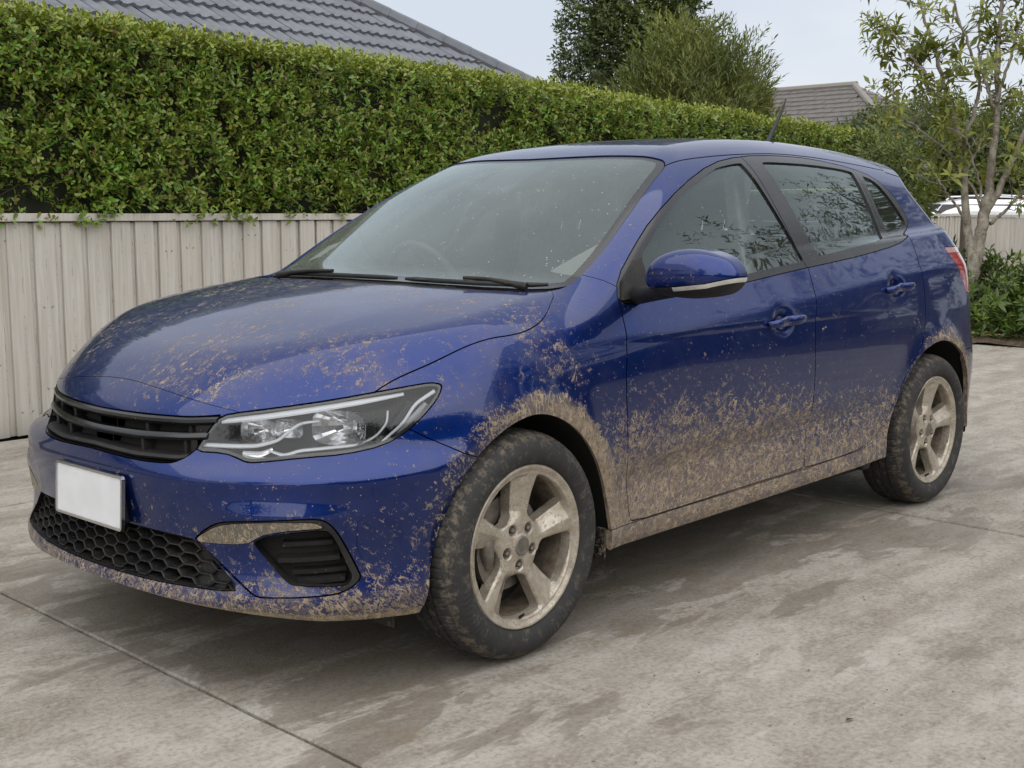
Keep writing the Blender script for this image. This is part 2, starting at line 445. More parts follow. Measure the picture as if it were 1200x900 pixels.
# greenhouse
def gside(x,z):
    t=z-1.03
    base=.822-.012*sstep(.9,.2,x)-.075*sstep(1.7,3.1,x)-.02*sstep(.6,.2,x)
    return base-.36*t-.30*t*t*np.sign(t)*(t>0)
RC=spl([.6,.9,1.1,1.3,1.6,2.0,2.4,2.7,2.95,3.2],[1.36,1.455,1.508,1.540,1.567,1.577,1.567,1.549,1.522,1.49])
def roof(x,a): return RC(x)-.075*a**2-.10*a**4
def wscreen(x,a):
    # height of the windscreen sheet: rises along x, bowed in plan
    xs=x-.36*a**2*1.0
    return 1.035+.60*(xs-.16)-.055*(xs-.16)**2*1.2
RG=spl([1.0,1.10,1.25,1.34,1.39,1.43,1.47,1.55],[3.30,3.25,3.12,3.04,3.015,3.03,3.06,3.08])
def rglass(z,a): return RG(z)-.16*a**2
def body_f(P):
    x=P[...,0]; a=np.abs(P[...,1]); z=P[...,2]
    a=np.sqrt(a*a+1e-6)
    s=(a-side(x,z))*.97
    h=(z-hood(x,a))*.95
    fr=(front(a,z)-x)*.85
    re=(x-rear(a,z))*.9
    belt=z-(1.045+.058*(x-.4))      # cap of the lower body behind the bonnet
    belt=belt*.98
    top=smin(h,belt,.06)+0*x
    top=np.where(x<.2,h,np.where(x>.7,belt,h*(1-sstep(.2,.7,x))+belt*sstep(.2,.7,x)))
    rs=.15+.06*sstep(0,-.5,x)
    low=smax(s,fr,.13)
    low=smax(low,re,.12)
    kt=.065*(1-sstep(.3,.8,x))+.015
    low=smax(low,top,kt)
    low=smax(low,.17+.04*sstep(-.55,-.75,x)*0-z,.03)
    g=(a-gside(x,z))*.92
    t=(z-roof(x,a))*.97
    w=(z-wscreen(x,a))*.85
    r=(x-rglass(z,a))*.74
    up=smax(g,t,.13)
    up=smax(up,w,.05)
    up=smax(up,r,.05)
    up=smax(up,.9-z,.02)
    return smin(low,up,.035)

# ---------------------------------------------------------------- car materials
MUD_A, MUD_B = (.345, .275, .195), (.20, .152, .100)
def mud_mask(t, c, gain=1.):
    """dried mud thrown up by the wheels: returns (mask, film), both stay put on the body"""
    x, y, z = t.xyz(c); a = t.math('ABSOLUTE', y)
    big = t.noise(c, 3.2, 3, .5); med = t.noise(c, 11, 3, .55)
    jit = t.mul(t.sub(med, .5), .22)
    zz = t.add(z, jit)
    sidew = t.step(a, .62, .80)
    # doors and sills: dense towards the bottom, densest behind the front wheel
    xr = t.sub(x, .25)
    top = t.add(.86, t.mul(t.step(x, 1.9, 1.3), .13))
    d_low = t.step(zz, top, .26)
    d_low = t.mul(d_low, t.mul(t.step(x, .05, .45), t.step(x, 3.2, 2.9)))
    d_low = t.mul(d_low, t.mixf(t.step(x, .7, 1.9), 1.0, .80))
    def arch(cx, up, w):
        dx = t.sub(x, cx); dz = t.sub(z, .335)
        d = t.math('SQRT', t.add(t.mul(dx, dx), t.mul(dz, dz)))
        d = t.add(d, t.mul(t.sub(med, .5), .10))
        back = t.step(dx, -.28, .16)
        return t.mul(t.step(d, .385 + w, .385), t.mixf(back, .42, up))
    d_f = arch(0, 1.15, .10); d_r = arch(2.65, .98, .11)
    # bumper corner and lip
    d_c = t.mul(t.mul(t.step(zz, .52, .20), .72), t.step(x, .0, -.3))
    d_b = t.mul(t.mul(t.step(zz, .75, .42), .30), t.step(x, .0, -.3))
    front = t.mul(t.step(a, .25, .0), 0.)
    D = t.mx(t.mul(sidew, t.mx(d_low, t.mx(d_f, d_r))), t.mx(d_c, d_b))
    # the whole car carries a few flecks
    up_ = t.mul(t.step(z, .70, .80), t.step(x, .45, .2)); D = t.mx(D, t.mixf(t.step(big, .40, .62), t.mixf(up_, .11, .25), t.mixf(up_, .20, .42)))
    D = t.mul(D, gain)
    # thrown streaks: broken contour curls of a noise drawn out along two directions
    dx_ = t.sub(x, .12); dz_ = t.add(z, .28)          # the spray fans out from low behind the front wheel
    pol = t.comb(t.math('SQRT', t.add(t.mul(dx_, dx_), t.mul(dz_, dz_))), y, t.mul(t.math('ARCTAN2', dx_, dz_), .85))
    def squig(rot, sc, w0, seed):
        v = t.map(t.map(pol, (1, 1, 1), (0, rot, 0), (seed, seed, 0)), (sc * .42, sc, sc))
        n = t.noise(v, 1., 1, .5, .7)
        r = t.math('ABSOLUTE', t.sub(n, .5))
        return t.math('MULTIPLY_ADD', r, -1 / w0, 1., True)
    patch = t.noise(t.map(t.map(c, (1, 1, 1), (0, .55, 0)), (.7, 1, 1)), 30, 6, .70)
    patch2 = t.noise(t.map(t.map(c, (1, 1, 1), (0, -.4, 0)), (.6, 1, 1)), 52, 5, .70)
    sq1 = t.mul(t.step(squig(.12, 66, .066, .3), .15, .60), t.step(t.sub(patch, t.math('MULTIPLY_ADD', D, -.40, .695)), -.01, .05))
    sq2 = t.mul(t.step(t.mx(squig(-.25, 108, .066, 1.7), squig(.40, 140, .074, 3.1)), .15, .60), t.step(t.sub(patch2, t.math('MULTIPLY_ADD', D, -.38, .685)), -.01, .05))
    vd = t.vor(t.map(c, (1, 1, .8)), 160); vr = t.xyz(t.vor(t.map(c, (1, 1, .8)), 160, out='Color'))[0]
    dots = t.mul(t.step(vd, .30, .18), t.step(t.sub(t.mul(D, .22), vr), -.02, .03))
    fine = t.noise(c, 90, 4, .65); sq1 = t.mul(sq1, t.step(D, .22, .45)); thin = t.mul(t.mixf(t.step(med, .4, .6), .45, .95), t.mixf(up_, 1., .72))
    cake = t.step(t.add(t.add(D, t.mul(t.sub(fine, .5), .7)), t.mul(t.sub(patch2, .5), .6)), .98, 1.22)
    mask = t.mx(t.mx(sq1, t.mul(sq2, thin)), t.mx(t.mul(dots, .85), t.mul(cake, .92)))
    film = t.mul(t.step(t.add(D, t.mul(t.sub(patch, .5), .5)), .30, .98), t.mixf(fine, .55, 1.))
    return mask, film, patch, fine, up_
def muddy(name, base, rough, metal, coat, coat_rough=.03, gain=1., spec=.5, dust=.07):
    t = NT(name); c = t.coord()
    mask, film, patch, fine, up_ = mud_mask(t, c, gain)
    mudc = t.mixc(t.step(t.noise(c, 40, 4, .6), .3, .7), MUD_B, MUD_A)
    dustn = t.mul(t.step(t.noise(t.map(c, (1, 1, 1), (0, .5, .4)), 6, 5, .65), .40, .70), t.mixf(up_, dust, dust * 2.2))
    f1 = t.mn(t.add(t.mul(film, .80), dustn), .88)
    b = base
    col = t.mixc(f1, b, t.mixc(fine, (.125, .095, .062), (.25, .195, .13))); col = t.mixc(mask, col, mudc)
    clean = t.sub(1., t.mx(mask, t.mul(f1, .9)))
    r = t.mixf(mask, t.mixf(f1, rough, .6), .85)
    h = t.add(mask, t.mul(fine, .25))
    nb = t.bump(t.mul(h, t.mx(mask, .02)), .35, .004)
    wave = t.bump(t.noise(c, 5., 2, .5), .012, .05)
    k = dict(base=col, spec=spec, rough=r, metal=t.mul(clean, metal), coat=t.mul(clean, coat), coat_rough=t.mixf(f1, coat_rough, .35), normal=nb, coat_normal=wave)
    return t.done(t.bsdf(**k))
M_PAINT = muddy("blue_metallic_paint", (.0009, .0175, .128), .40, .85, .92, .03, spec=.2)
M_BLACKP = muddy("black_plastic", (.016, .016, .017), .48, 0, 0, gain=.35, dust=.10, spec=.22)
M_GLOSSB = muddy("gloss_black_trim", (.007, .007, .008), .26, 0, .4, .1, gain=.4, dust=.03, spec=.4)
M_UNDER = plain("underbody_black", (.012, .011, .010), .9)
M_RUBBER = plain("rubber", (.012, .012, .012), .6)
M_INT = plain("interior_grey_fabric", (.11, .115, .12), .85, bump=.2, bscale=500)
M_DASH = plain("dashboard_plastic", (.06, .062, .065), .6, bump=.1, bscale=600)
M_HEAD = plain("headliner_fabric", (.42, .41, .39), .95)
M_CHROME = plain("dull_chrome", (.62, .62, .63), .16, 1., var=.04)
M_LAMPIN = plain("lamp_dark_bezel", (.006, .006, .007), .3, 0, spec=.2)
M_DRL = plain("white_light_guide", (.70, .72, .74), .18, 0., .4, var=.02)
M_PLATE = plain("blank_white_plate", (.66, .67, .68), .42, var=.05, vscale=12)
M_STEEL = plain("brake_steel", (.20, .18, .155), .5, .7, var=.25)
def glass_mat(name, tint, dirt=0., rough=.0, haze=0., refl=1.35, gtint=(1, 1, 1)):
    t = NT(name); c = t.coord()
    tr = t.n('ShaderNodeBsdfTransparent', {'Color': tint}); gl = t.n('ShaderNodeBsdfGlossy', {'Color': gtint, 'Roughness': max(rough, .005)})
    fr = t.n('ShaderNodeFresnel', {'IOR': 1.62})
    sh = t.mixs(t.mn(t.mul(fr.outputs[0], refl), 1.), tr.outputs[0], gl.outputs[0])
    if dirt or haze:
        sp = t.vor(t.map(c, (1, 1, .5), (0, .4, 0)), 120); r = t.xyz(t.vor(t.map(c, (1, 1, .5), (0, .4, 0)), 120, out='Color'))[0]
        n = t.noise(c, 9, 4, .6); n2 = t.noise(t.map(c, (60, 60, 25), (0, .6, 0)), 1., 3, .6, .6)
        m = t.mul(t.step(sp, .32, .20), t.step(t.sub(t.mul(t.step(n, .40, .66), .45 * dirt), r), -.02, .04))
        m2 = t.mul(t.step(n2, .62, .72), t.mul(t.step(n, .46, .64), .55 * dirt))
        f = t.mx(t.mul(m, .75), t.mx(m2, t.mul(t.mixf(t.step(t.noise(c, 1.6, 2, .5), .3, .7), .72, 1.), haze)))
        d = t.bsdf(base=t.mixc(n, (.46, .48, .45), (.54, .57, .55)), rough=.9, spec=.1)
        sh = t.mixs(f, sh, d)
    return t.done(sh)
M_WSCREEN = glass_mat("windscreen_glass", (.92, .97, .96), .22, haze=.14, refl=1.25, gtint=(.88, 1, .97))
M_WINDOW = glass_mat("side_window_glass", (.80, .88, .87), .08, haze=.03, refl=1.3, gtint=(.88, 1, .97))
M_LENS = glass_mat("clear_lamp_lens", (.95, .96, .97), .0, haze=.0, refl=.75)
t = NT("red_lamp_lens"); c = t.coord()
M_RED = t.done(t.bsdf(base=t.mixc(t.noise(c, 30), (.22, .008, .010), (.32, .02, .02)), rough=.14, coat=1., coat_rough=.03))
M_RCLEAR = plain("clear_rear_lamp_lens", (.42, .22, .22), .15, 0, 1.)
def alloy():
    t = NT("dirty_silver_alloy"); c = t.coord()
    n = t.noise(c, 30, 5, .6); n2 = t.noise(c, 140, 4, .6)
    col = t.mixc(t.step(n, .3, .7), (.33, .28, .215), (.50, .455, .385))
    spot = t.step(t.add(n2, t.mul(t.sub(n, .5), .6)), .56, .68)
    col = t.mixc(t.mul(spot, .8), col, (.20, .15, .095))
    gloss = t.step(t.noise(c, 17, 3, .5), .52, .66)
    return t.done(t.bsdf(base=col, rough=t.mixf(gloss, .44, .22), metal=t.mixf(spot, .45, .0), normal=t.bump(n2, .12, .002)))
M_ALLOY = alloy()
def tyre_mat():
    t = NT("dusty_tyre_rubber"); c = t.coord(); x, y, z = t.xyz(c)
    r = t.math('SQRT', t.add(t.mul(x, x), t.mul(z, z)))
    n = t.noise(c, 35, 5, .65); n2 = t.noise(c, 130, 4, .6)
    ring = t.mul(t.step(r, .296, .314), t.step(y, .045, .020)); sw = t.step(r, .24, .26)
    d = t.add(t.mul(ring, .30), t.mul(sw, .20))
    m = t.mul(t.step(t.add(t.add(n, t.mul(n2, .45)), t.mul(d, .30)), .78, 1.05), t.mixf(ring, .38, .62))
    col = t.mixc(n, (.020, .020, .021), (.040, .038, .036)); col = t.mixc(m, col, (.20, .16, .115))
    return t.done(t.bsdf(base=col, rough=.82, spec=.35, normal=t.bump(n2, .25, .002)))
M_TYRE = tyre_mat()
M_STRIP = muddy("muddy_satin_strip", (.085, .080, .072), .28, 0, .3, .1, gain=2.0, dust=.45)
M_INDI = plain("clear_indicator_lens", (.60, .58, .54), .12, .4, .8)
M_LIP = muddy("muddy_black_lip", (.016, .016, .017), .5, 0, 0, gain=1.5, dust=.4)
M_BARREL = plain("muddy_wheel_barrel", (.13, .105, .075), .7, .2, var=.35, vscale=40)
M_LAMPGREY = plain("lamp_grey_reflector", (.30, .30, .31), .4, .3, var=.05)

# ---------------------------------------------------------------- the car
CAR = tag(empty("hatchback_car", (0, 0, 0)), "muddy blue five-door hatchback parked on the concrete driveway with a blank white number plate", "car")
def march(P0, D, tmax=3., n=75):
    """first crossing of the body along rays"""
    P0 = np.atleast_2d(np.asarray(P0, float)); D = np.broadcast_to(np.asarray(D, float), P0.shape)
    ts = np.linspace(0, tmax, n); v0 = body_f(P0); lo = np.zeros(len(P0)); hi = np.full(len(P0), tmax); fd = np.zeros(len(P0), bool)
    for a, b in zip(ts[:-1], ts[1:]):
        v = body_f(P0 + b * D); k = ~fd & (v < 0); lo[k] = a; hi[k] = b; fd |= k
        if fd.all(): break
    for _ in range(22):
        m = .5 * (lo + hi); v = body_f(P0 + m[:, None] * D); lo = np.where(v > 0, m, lo); hi = np.where(v > 0, hi, m)
    return P0 + hi[:, None] * D
def pt_front(az): az = np.atleast_2d(az); return march(np.stack([np.full(len(az), -1.2), az[:, 0], az[:, 1]], 1), (1, 0, 0))
def pt_side(xz): xz = np.atleast_2d(xz); return march(np.stack([xz[:, 0], np.full(len(xz), 1.3), xz[:, 1]], 1), (0, -1, 0))
def pt_top(xa): xa = np.atleast_2d(xa); return march(np.stack([xa[:, 0], xa[:, 1], np.full(len(xa), 1.75)], 1), (0, 0, -1))
CD = np.array([.73, -.68, 0]) / math.hypot(.73, .68)
def pt_c(tz):
    tz = np.atleast_2d(tz); k = tz[:, 0] / (.68 ** 2 + .73 ** 2)
    return march(np.stack([.68 * k - 1.3 * CD[0], .73 * k - 1.3 * CD[1], tz[:, 1]], 1), CD)
def tz_of(V): return np.stack([.68 * V[:, 0] + .73 * np.abs(V[:, 1]), V[:, 2]], 1)
def xz_of(V): return V[:, [0, 2]]
def az_of(V): return np.stack([np.abs(V[:, 1]), V[:, 2]], 1)
def xa_of(V): return np.stack([V[:, 0], np.abs(V[:, 1])], 1)

H = nets(body_f, (-.96, -.02, .10), (3.57, .96, 1.64), .0115)
H = cut(H, H.V[:, 1])[1]
H.V[np.abs(H.V[:, 1]) < 1e-6, 1] = 0
def sharp(M, E): return ((M.N[E[:, 0]] * M.N[E[:, 1]]).sum(1) < math.cos(R(8))) & (np.linalg.norm(M.V[E[:, 0]] - M.V[E[:, 1]], axis=1) > .0038)
for _ in range(2): H = refine(H, sharp, body_f)

def take(M, sdf, gap=.002, fine=.006):
    """cut the region sdf<0 out of M with a gap; the mesh is made finer along the line first"""
    for _ in range(2):
        s = sdf(M.V)
        M = refine(M, lambda m, E: (np.minimum(np.abs(s[E[:, 0]]), np.abs(s[E[:, 1]])) < np.linalg.norm(m.V[E[:, 0]] - m.V[E[:, 1]], axis=1)) & (np.linalg.norm(m.V[E[:, 0]] - m.V[E[:, 1]], axis=1) > fine), body_f)
    s = sdf(M.V)
    A = cut(M, s + gap)[0]; B = cut(M, s - gap)[1]
    return A, B
MID = lambda P: np.abs(P[:, 1]) < 1e-5
def both(name, M, mat, parent=CAR, depth=.012, lab=None):
    """a panel on either side of the car"""
    if depth: M = flange(M, depth, skip=MID)
    o1 = sm_obj(name, M.flip(), mat, parent); o2 = sm_obj(name, M, mat, parent); return o1, o2
def mid(name, M, mat, parent=CAR, depth=.012):
    """a panel across the centre line"""
    if depth: M = flange(M, depth, skip=MID)
    return sm_obj(name, join(M.flip(), M), mat, parent)

# --- outlines of panels and openings, metres, in side (x,z), front (a,z), top (x,a) or front-quarter (t,z) view
zbot_x = [-.95, -.80, -.62, -.40, .34, .6, 2.0, 2.2, 3.0, 3.3, 3.6]; zbot_z = [.275, .252, .226, .212, .240, .244, .262, .27, .285, .32, .36]
ARCH_F = chaikin([(-.385, -.1), (-.375, .18), (-.366, .26), (-.352, .34), (-.318, .43), (-.265, .535), (-.195, .622), (-.105, .681), (.0, .712), (.085, .702), (.170, .665), (.255, .597), (.322, .505), (.368, .395), (.382, .31), (.386, .22), (.386, -.1)], 2)
ARCH_R = chaikin([(2.215, -.1), (2.205, .22), (2.212, .33), (2.250, .465), (2.322, .585), (2.445, .682), (2.560, .716), (2.665, .726), (2.78, .705), (2.90, .645), (2.985, .55), (3.035, .44), (3.05, .30), (3.05, -.1)], 2)
s_arch = lambda V: np.maximum(np.minimum(poly_sd(xz_of(V), ARCH_F), poly_sd(xz_of(V), ARCH_R)), .60 - np.abs(V[:, 1]))
UND, H = cut(H, H.V[:, 2] - np.interp(H.V[:, 0], zbot_x, zbot_z))
_, H = take(H, s_arch, 0.)
UND = cut(UND, s_arch(UND.V))[1]
UND.V = UND.V * (.968, .94, 1) + (1.3 * .032, 0, .03); mid("underbody", UND, M_UNDER, depth=0)

# --- windscreen with cowl and black border
WS = chaikin([(.055, -.4), (.055, 0), (.062, .2), (.082, .38), (.118, .52), (.165, .62), (.225, .690), (.300, .722), (.42, .727), (.55, .712), (.72, .674), (.90, .624), (1.085, .572), (1.075, .50), (1.045, .35), (1.005, .18), (.985, 0), (.985, -.4)], 2)
ws_sd = lambda V: np.maximum(poly_sd(xa_of(V), WS), .95 - V[:, 2])
W, H = take(H, ws_sd, .0015)
cowl_sd = lambda V: V[:, 0] - (np.interp(np.abs(V[:, 1]), [0, .2, .38, .52, .62, .69, .72, .8], [.055, .062, .080, .112, .160, .225, .27, .38]) + .085)
CW, W = take(W, cowl_sd, .001)
mid("cowl_panel", flange(offset(CW, -.012), .01, skip=MID), M_BLACKP, depth=0)
def glass_in(V):      # inner edge of the black band
    return np.maximum(poly_sd(xa_of(V), WS) + .030, (cowl_sd(V) * -1) + .055)
G, BD = take(W, glass_in, .0)
ws_o = mid("windscreen", offset(G, -.004), M_WSCREEN, depth=0)
mid("windscreen_border", offset(BD, -.004), M_GLOSSB, parent=ws_o, depth=.006)

# --- side windows
FRAME = chaikin([(.468, .990), (.505, 1.068), (.63, 1.158), (.78, 1.250), (1.03, 1.362), (1.297, 1.447), (1.531, 1.481), (1.80, 1.493), (2.08, 1.489), (2.42, 1.462), (2.62, 1.424), (2.725, 1.345), (2.775, 1.25), (2.735, 1.205), (2.58, 1.169), (2.439, 1.135), (2.086, 1.099), (1.726, 1.072), (1.569, 1.061), (1.118, 1.022), (.60, .990)], 1)
fr_sd = lambda V: np.maximum(poly_sd(xz_of(V), FRAME), .42 - np.abs(V[:, 1]))
FR, H = take(H, fr_sd, .0015)
GF = chaikin([(.645, 1.058), (.645, 1.128), (.74, 1.190), (.84, 1.252), (1.02, 1.338), (1.281, 1.424), (1.37, 1.440), (1.488, 1.454), (1.500, 1.447), (1.628, 1.100), (1.622, 1.090), (1.475, 1.078), (1.148, 1.050), (.66, 1.028)], 1)
GR = chaikin([(1.640, 1.452), (1.652, 1.462), (1.777, 1.464), (2.032, 1.463), (2.30, 1.453), (2.395, 1.443), (2.405, 1.436), (2.402, 1.20), (2.392, 1.172), (2.358, 1.160), (2.051, 1.132), (1.770, 1.106), (1.742, 1.110)], 1)
GQ = chaikin([(2.475, 1.430), (2.54, 1.420), (2.602, 1.400), (2.672, 1.330), (2.722, 1.240), (2.718, 1.222), (2.66, 1.204), (2.52, 1.176), (2.478, 1.172), (2.470, 1.19)], 1)
rim = FR
for nm, poly in (("front_window", GF), ("rear_window", GR), ("quarter_window", GQ)):
    g_, rim = take(rim, lambda V, poly=poly: poly_sd(xz_of(V), poly), .0)
    both(nm, offset(g_, -.007), M_WINDOW, depth=0)
bline = lambda V: V[:, 0] - np.interp(V[:, 2], [.3, .9, 1.052, 1.481, 1.6], [1.58, 1.58, 1.633, 1.531, 1.51])
rf_, rr_ = take(rim, bline, .002)
both("front_window_frame", rf_, M_GLOSSB, depth=.014); 
qline = lambda V: V[:, 0] - 2.435 - (V[:, 2] - 1.3) * .0
rr_, rq_ = take(rr_, qline, .001)
both("rear_window_frame", rr_, M_GLOSSB, depth=.014); both("quarter_window_frame", rq_, M_GLOSSB, depth=.014)

# --- rear window, lamps
RWIN = chaikin([(-.3, 1.15), (.50, 1.16), (.57, 1.17), (.545, 1.26), (.49, 1.37), (.45, 1.385), (-.3, 1.39)], 1)
RW, H = take(H, lambda V: np.maximum(poly_sd(az_of(V), RWIN), 2.8 - V[:, 0]), .002)
mid("tailgate_window", offset(RW, -.004), M_WINDOW, depth=.006)
def tail_sd(V):
    x = V[:, 0]; z = V[:, 2]; a = np.abs(V[:, 1])
    edge = np.interp(z, [.88, .915, 1.0, 1.06, 1.12, 1.2], [2.99, 2.958, 2.912, 2.885, 2.866, 2.85])
    return np.max([edge - x, z - 1.118 + .0 * x, .915 - z, .46 - a], 0)
TL, H = take(H, tail_sd, .0015)
tl_c, tl_r = take(TL, lambda V: 1.092 + .35 * np.maximum(0, V[:, 0] - 2.86) * 0 - V[:, 2], .001)
# --- openings at the front
HEADL = chaikin([(-.159, .743), (-.10, .754), (-.006, .767), (.136, .787), (.240, .804), (.345, .819), (.385, .823), (.412, .818), (.414, .806), (.402, .779), (.369, .741), (.324, .700), (.266, .669), (.177, .652), (.061, .644), (-.06, .631), (-.085, .631), (-.11, .639), (-.147, .649), (-.231, .648), (-.215, .672), (-.186, .715)], 1)
hl_sd = lambda V: np.maximum(poly_sd(tz_of(V), HEADL), V[:, 0] - .1)
HL, H = take(H, hl_sd, .0015, .005)
GRILLE = chaikin([(-.4, .728), (0, .728), (.12, .730), (.26, .732), (.35, .734), (.41, .740), (.445, .745), (.430, .715), (.405, .672), (.390, .645), (.364, .624), (.335, .614), (.220, .611), (.06, .617), (0, .618), (-.4, .618)], 1)
GL, H = take(H, lambda V: np.maximum(poly_sd(az_of(V), GRILLE), V[:, 0] + .3), .0015, .006)
LOWER = chaikin([(-.4, .432), (.0, .432), (.25, .429), (.38, .424), (.425, .420), (.498, .362), (.570, .307), (.52, .300), (.40, .296), (.20, .293), (-.4, .293)], 1)
LG, H = take(H, lambda V: np.maximum(poly_sd(az_of(V), LOWER), V[:, 0] + .3), .0015, .006)
FOG = chaikin([(-.232, .418), (-.210, .443), (-.169, .472), (-.13, .484), (-.008, .494), (.085, .500), (.118, .497), (.137, .486), (.156, .462), (.180, .413), (.202, .363), (.212, .341), (.202, .325), (.177, .309), (.150, .301), (.076, .297), (-.037, .293), (-.06, .297), (-.083, .313), (-.153, .364)], 1)
FG, H = take(H, lambda V: np.maximum(poly_sd(tz_of(V), FOG), V[:, 0] + .2), .0022, .005)
# --- bonnet
shut_f = spl([-1.2, -.62, -.50, -.433, -.364, -.295, -.163, -.006, .097, .171, .235, .275, .30], [.70, .70, .717, .736, .762, .787, .814, .828, .822, .800, .765, .735, .70])
hood_sd = lambda V: np.maximum(np.maximum(np.abs(V[:, 1]) - shut_f(np.clip(V[:, 0], -1.2, .305)), .700 - V[:, 2]), V[:, 0] - .36)
HD, H = take(H, hood_sd, .0012, .005)
seam_a = [0, .08, .159, .25, .370, .46, .546, .62, .8]; seam_z = [.803, .801, .7945, .786, .770, .757, .741, .725, .68]
NO, HD = take(HD, lambda V: V[:, 2] - np.interp(np.abs(V[:, 1]), seam_a, seam_z), .0006, .006)
mid("bonnet", HD, M_PAINT); mid("bonnet_nose", NO, M_PAINT)
# --- bumper, wing, doors, sill
bseam = lambda V: np.maximum(V[:, 2] - np.interp(tz_of(V)[:, 0], [-1, .20, .328, .376, .431, .486, .6, 1], [.90, .775, .710, .683, .655, .627, .57, .3]), V[:, 0] + .08)
BU, H = take(H, bseam, .0016, .006)
plate_out = chaikin([(-.3, .585), (.20, .583), (.232, .575), (.240, .55), (.226, .44), (-.3, .43)], 1)
lip_sd = lambda V: V[:, 2] - np.interp(np.abs(V[:, 1]), [0, .3, .62, .75, .88], [.263, .261, .254, .246, .232])
LP, BU = take(BU, lip_sd, .0008)
bu_o = mid("front_bumper", BU, M_PAINT, depth=.02); mid("front_lip", offset(LP, -.003), M_LIP, parent=bu_o, depth=.03)
DF = chaikin([(.486, 1.03), (.472, .95), (.446, .83), (.437, .75), (.447, .64), (.468, .50), (.482, .40), (.486, .325), (.50, .309), (.768, .313), (1.127, .319), (1.535, .322), (1.553, .330), (1.583, .50), (1.581, .60), (1.574, .704), (1.574, .862), (1.588, .92), (1.633, 1.052), (1.66, 1.1), (1.0, 1.2)], 1)
DR = chaikin([(1.628, 1.04), (1.588, .92), (1.574, .862), (1.574, .704), (1.581, .60), (1.583, .50), (1.553, .330), (1.57, .322), (1.832, .325), (1.98, .333), (2.06, .346), (2.143, .375), (2.215, .431), (2.270, .516), (2.341, .620), (2.44, .700), (2.488, .755), (2.508, .837), (2.514, .927), (2.516, 1.035), (2.56, 1.10), (2.60, 1.20), (2.2, 1.3), (1.7, 1.25)], 1)
DFp, H = take(H, lambda V: np.maximum(poly_sd(xz_of(V), DF), .5 - np.abs(V[:, 1])), .0022, .006)
DRp, H = take(H, lambda V: np.maximum(poly_sd(xz_of(V), DR), .5 - np.abs(V[:, 1])), .0022, .006)
df_o = both("front_door", DFp, M_PAINT); dr_o = both("rear_door", DRp, M_PAINT)
sill_sd = lambda V: np.max([V[:, 2] - np.interp(V[:, 0], [.3, .485, .768, 1.55, 2.0, 2.1, 2.22, 2.30], [.306, .306, .310, .318, .328, .346, .42, .50]), .36 - V[:, 0], V[:, 0] - 2.28, .5 - np.abs(V[:, 1])], 0)
SI, H = take(H, sill_sd, .0015)
both("sill", SI, M_PAINT, depth=.03)
wing_sd = lambda V: np.max([V[:, 0] - .53, V[:, 2] - np.interp(V[:, 0], [-1, .34, .405, .519, .6], [1.3, 1.125, 1.086, 1.029, .99]), .45 - np.abs(V[:, 1])], 0)
WI, H = take(H, wing_sd, .0012)
both("front_wing", WI, M_PAINT)
roof_sd = lambda V: np.max([np.abs(V[:, 1]) - np.interp(V[:, 0], [1.0, 1.3, 2.0, 2.8, 3.1], [.578, .572, .555, .525, .51]), .9 - V[:, 0], V[:, 0] - 2.80, 1.35 - V[:, 2]], 0)
RO, H = take(H, roof_sd, .0022)
mid("roof", RO, M_PAINT)
rb_sd = lambda V: np.max([2.92 - V[:, 0], V[:, 2] - .66], 0)
RB, H = take(H, rb_sd, .0018)
mid("rear_bumper", RB, M_PAINT, depth=.02)
tg_sd = lambda V: np.max([2.80 - V[:, 0], np.abs(V[:, 1]) - np.interp(V[:, 2], [.6, 1.1, 1.4, 1.5], [.62, .64, .55, .52])], 0)
TG, H = take(H, tg_sd, .0018)
mid("tailgate", TG, M_PAINT)
both("body_side", H, M_PAINT)
both("tail_lamp", tl_r, M_RED, depth=.02); both("tail_lamp_lens", tl_c, M_RCLEAR, depth=.02)

# --- wheel arch liners
for poly, cx in ((ARCH_F, 0), (ARCH_R, 2.65)):
    P = np.array([p for p in poly if p[1] > .12]); n = len(P)
    P[:, 1] = np.maximum(P[:, 1], .265); y1 = np.clip(pt_side(P)[:, 1], .75, .95) - .004
    P2 = (P - (cx, .33)) * 1.0 + (cx, .33)
    A = np.stack([P[:, 0], y1, P[:, 1]], 1); B = np.stack([P2[:, 0], np.full(n, .56), P2[:, 1]], 1)
    A2 = (A - (cx, 0, .33)) * (1.06, 1, 1.06) + (cx, 0, .33); A2[:, 1] -= .035; B = (B - (cx, 0, .33)) * (1.06, 1, 1.06) + (cx, 0, .33)
    V = np.concatenate([A, A2, B, [[cx, .56, .33]]])
    F = [(i, i + 1, n + i + 1, n + i) for i in range(n - 1)] + [(n + i, n + i + 1, 2 * n + i + 1, 2 * n + i) for i in range(n - 1)] + [(2 * n + i, 2 * n + i + 1, 3 * n) for i in range(n - 1)]
    for sgn in (-1, 1):
        W_ = V * (1, sgn, 1); mesh_obj("wheel_arch_liner", W_, F, M_UNDER, CAR, True)

# --- front details -------------------------------------------------------------------------
def sheet(fn, us, vs):
    U, Vv = np.meshgrid(us, vs, indexing='ij'); P = fn(np.stack([U.ravel(), Vv.ravel()], 1)); nu, nv = len(us), len(vs)
    i = np.arange(nu * nv).reshape(nu, nv); Q = np.stack([i[:-1, :-1], i[1:, :-1], i[1:, 1:], i[:-1, 1:]], -1).reshape(-1, 4)
    return P, Q
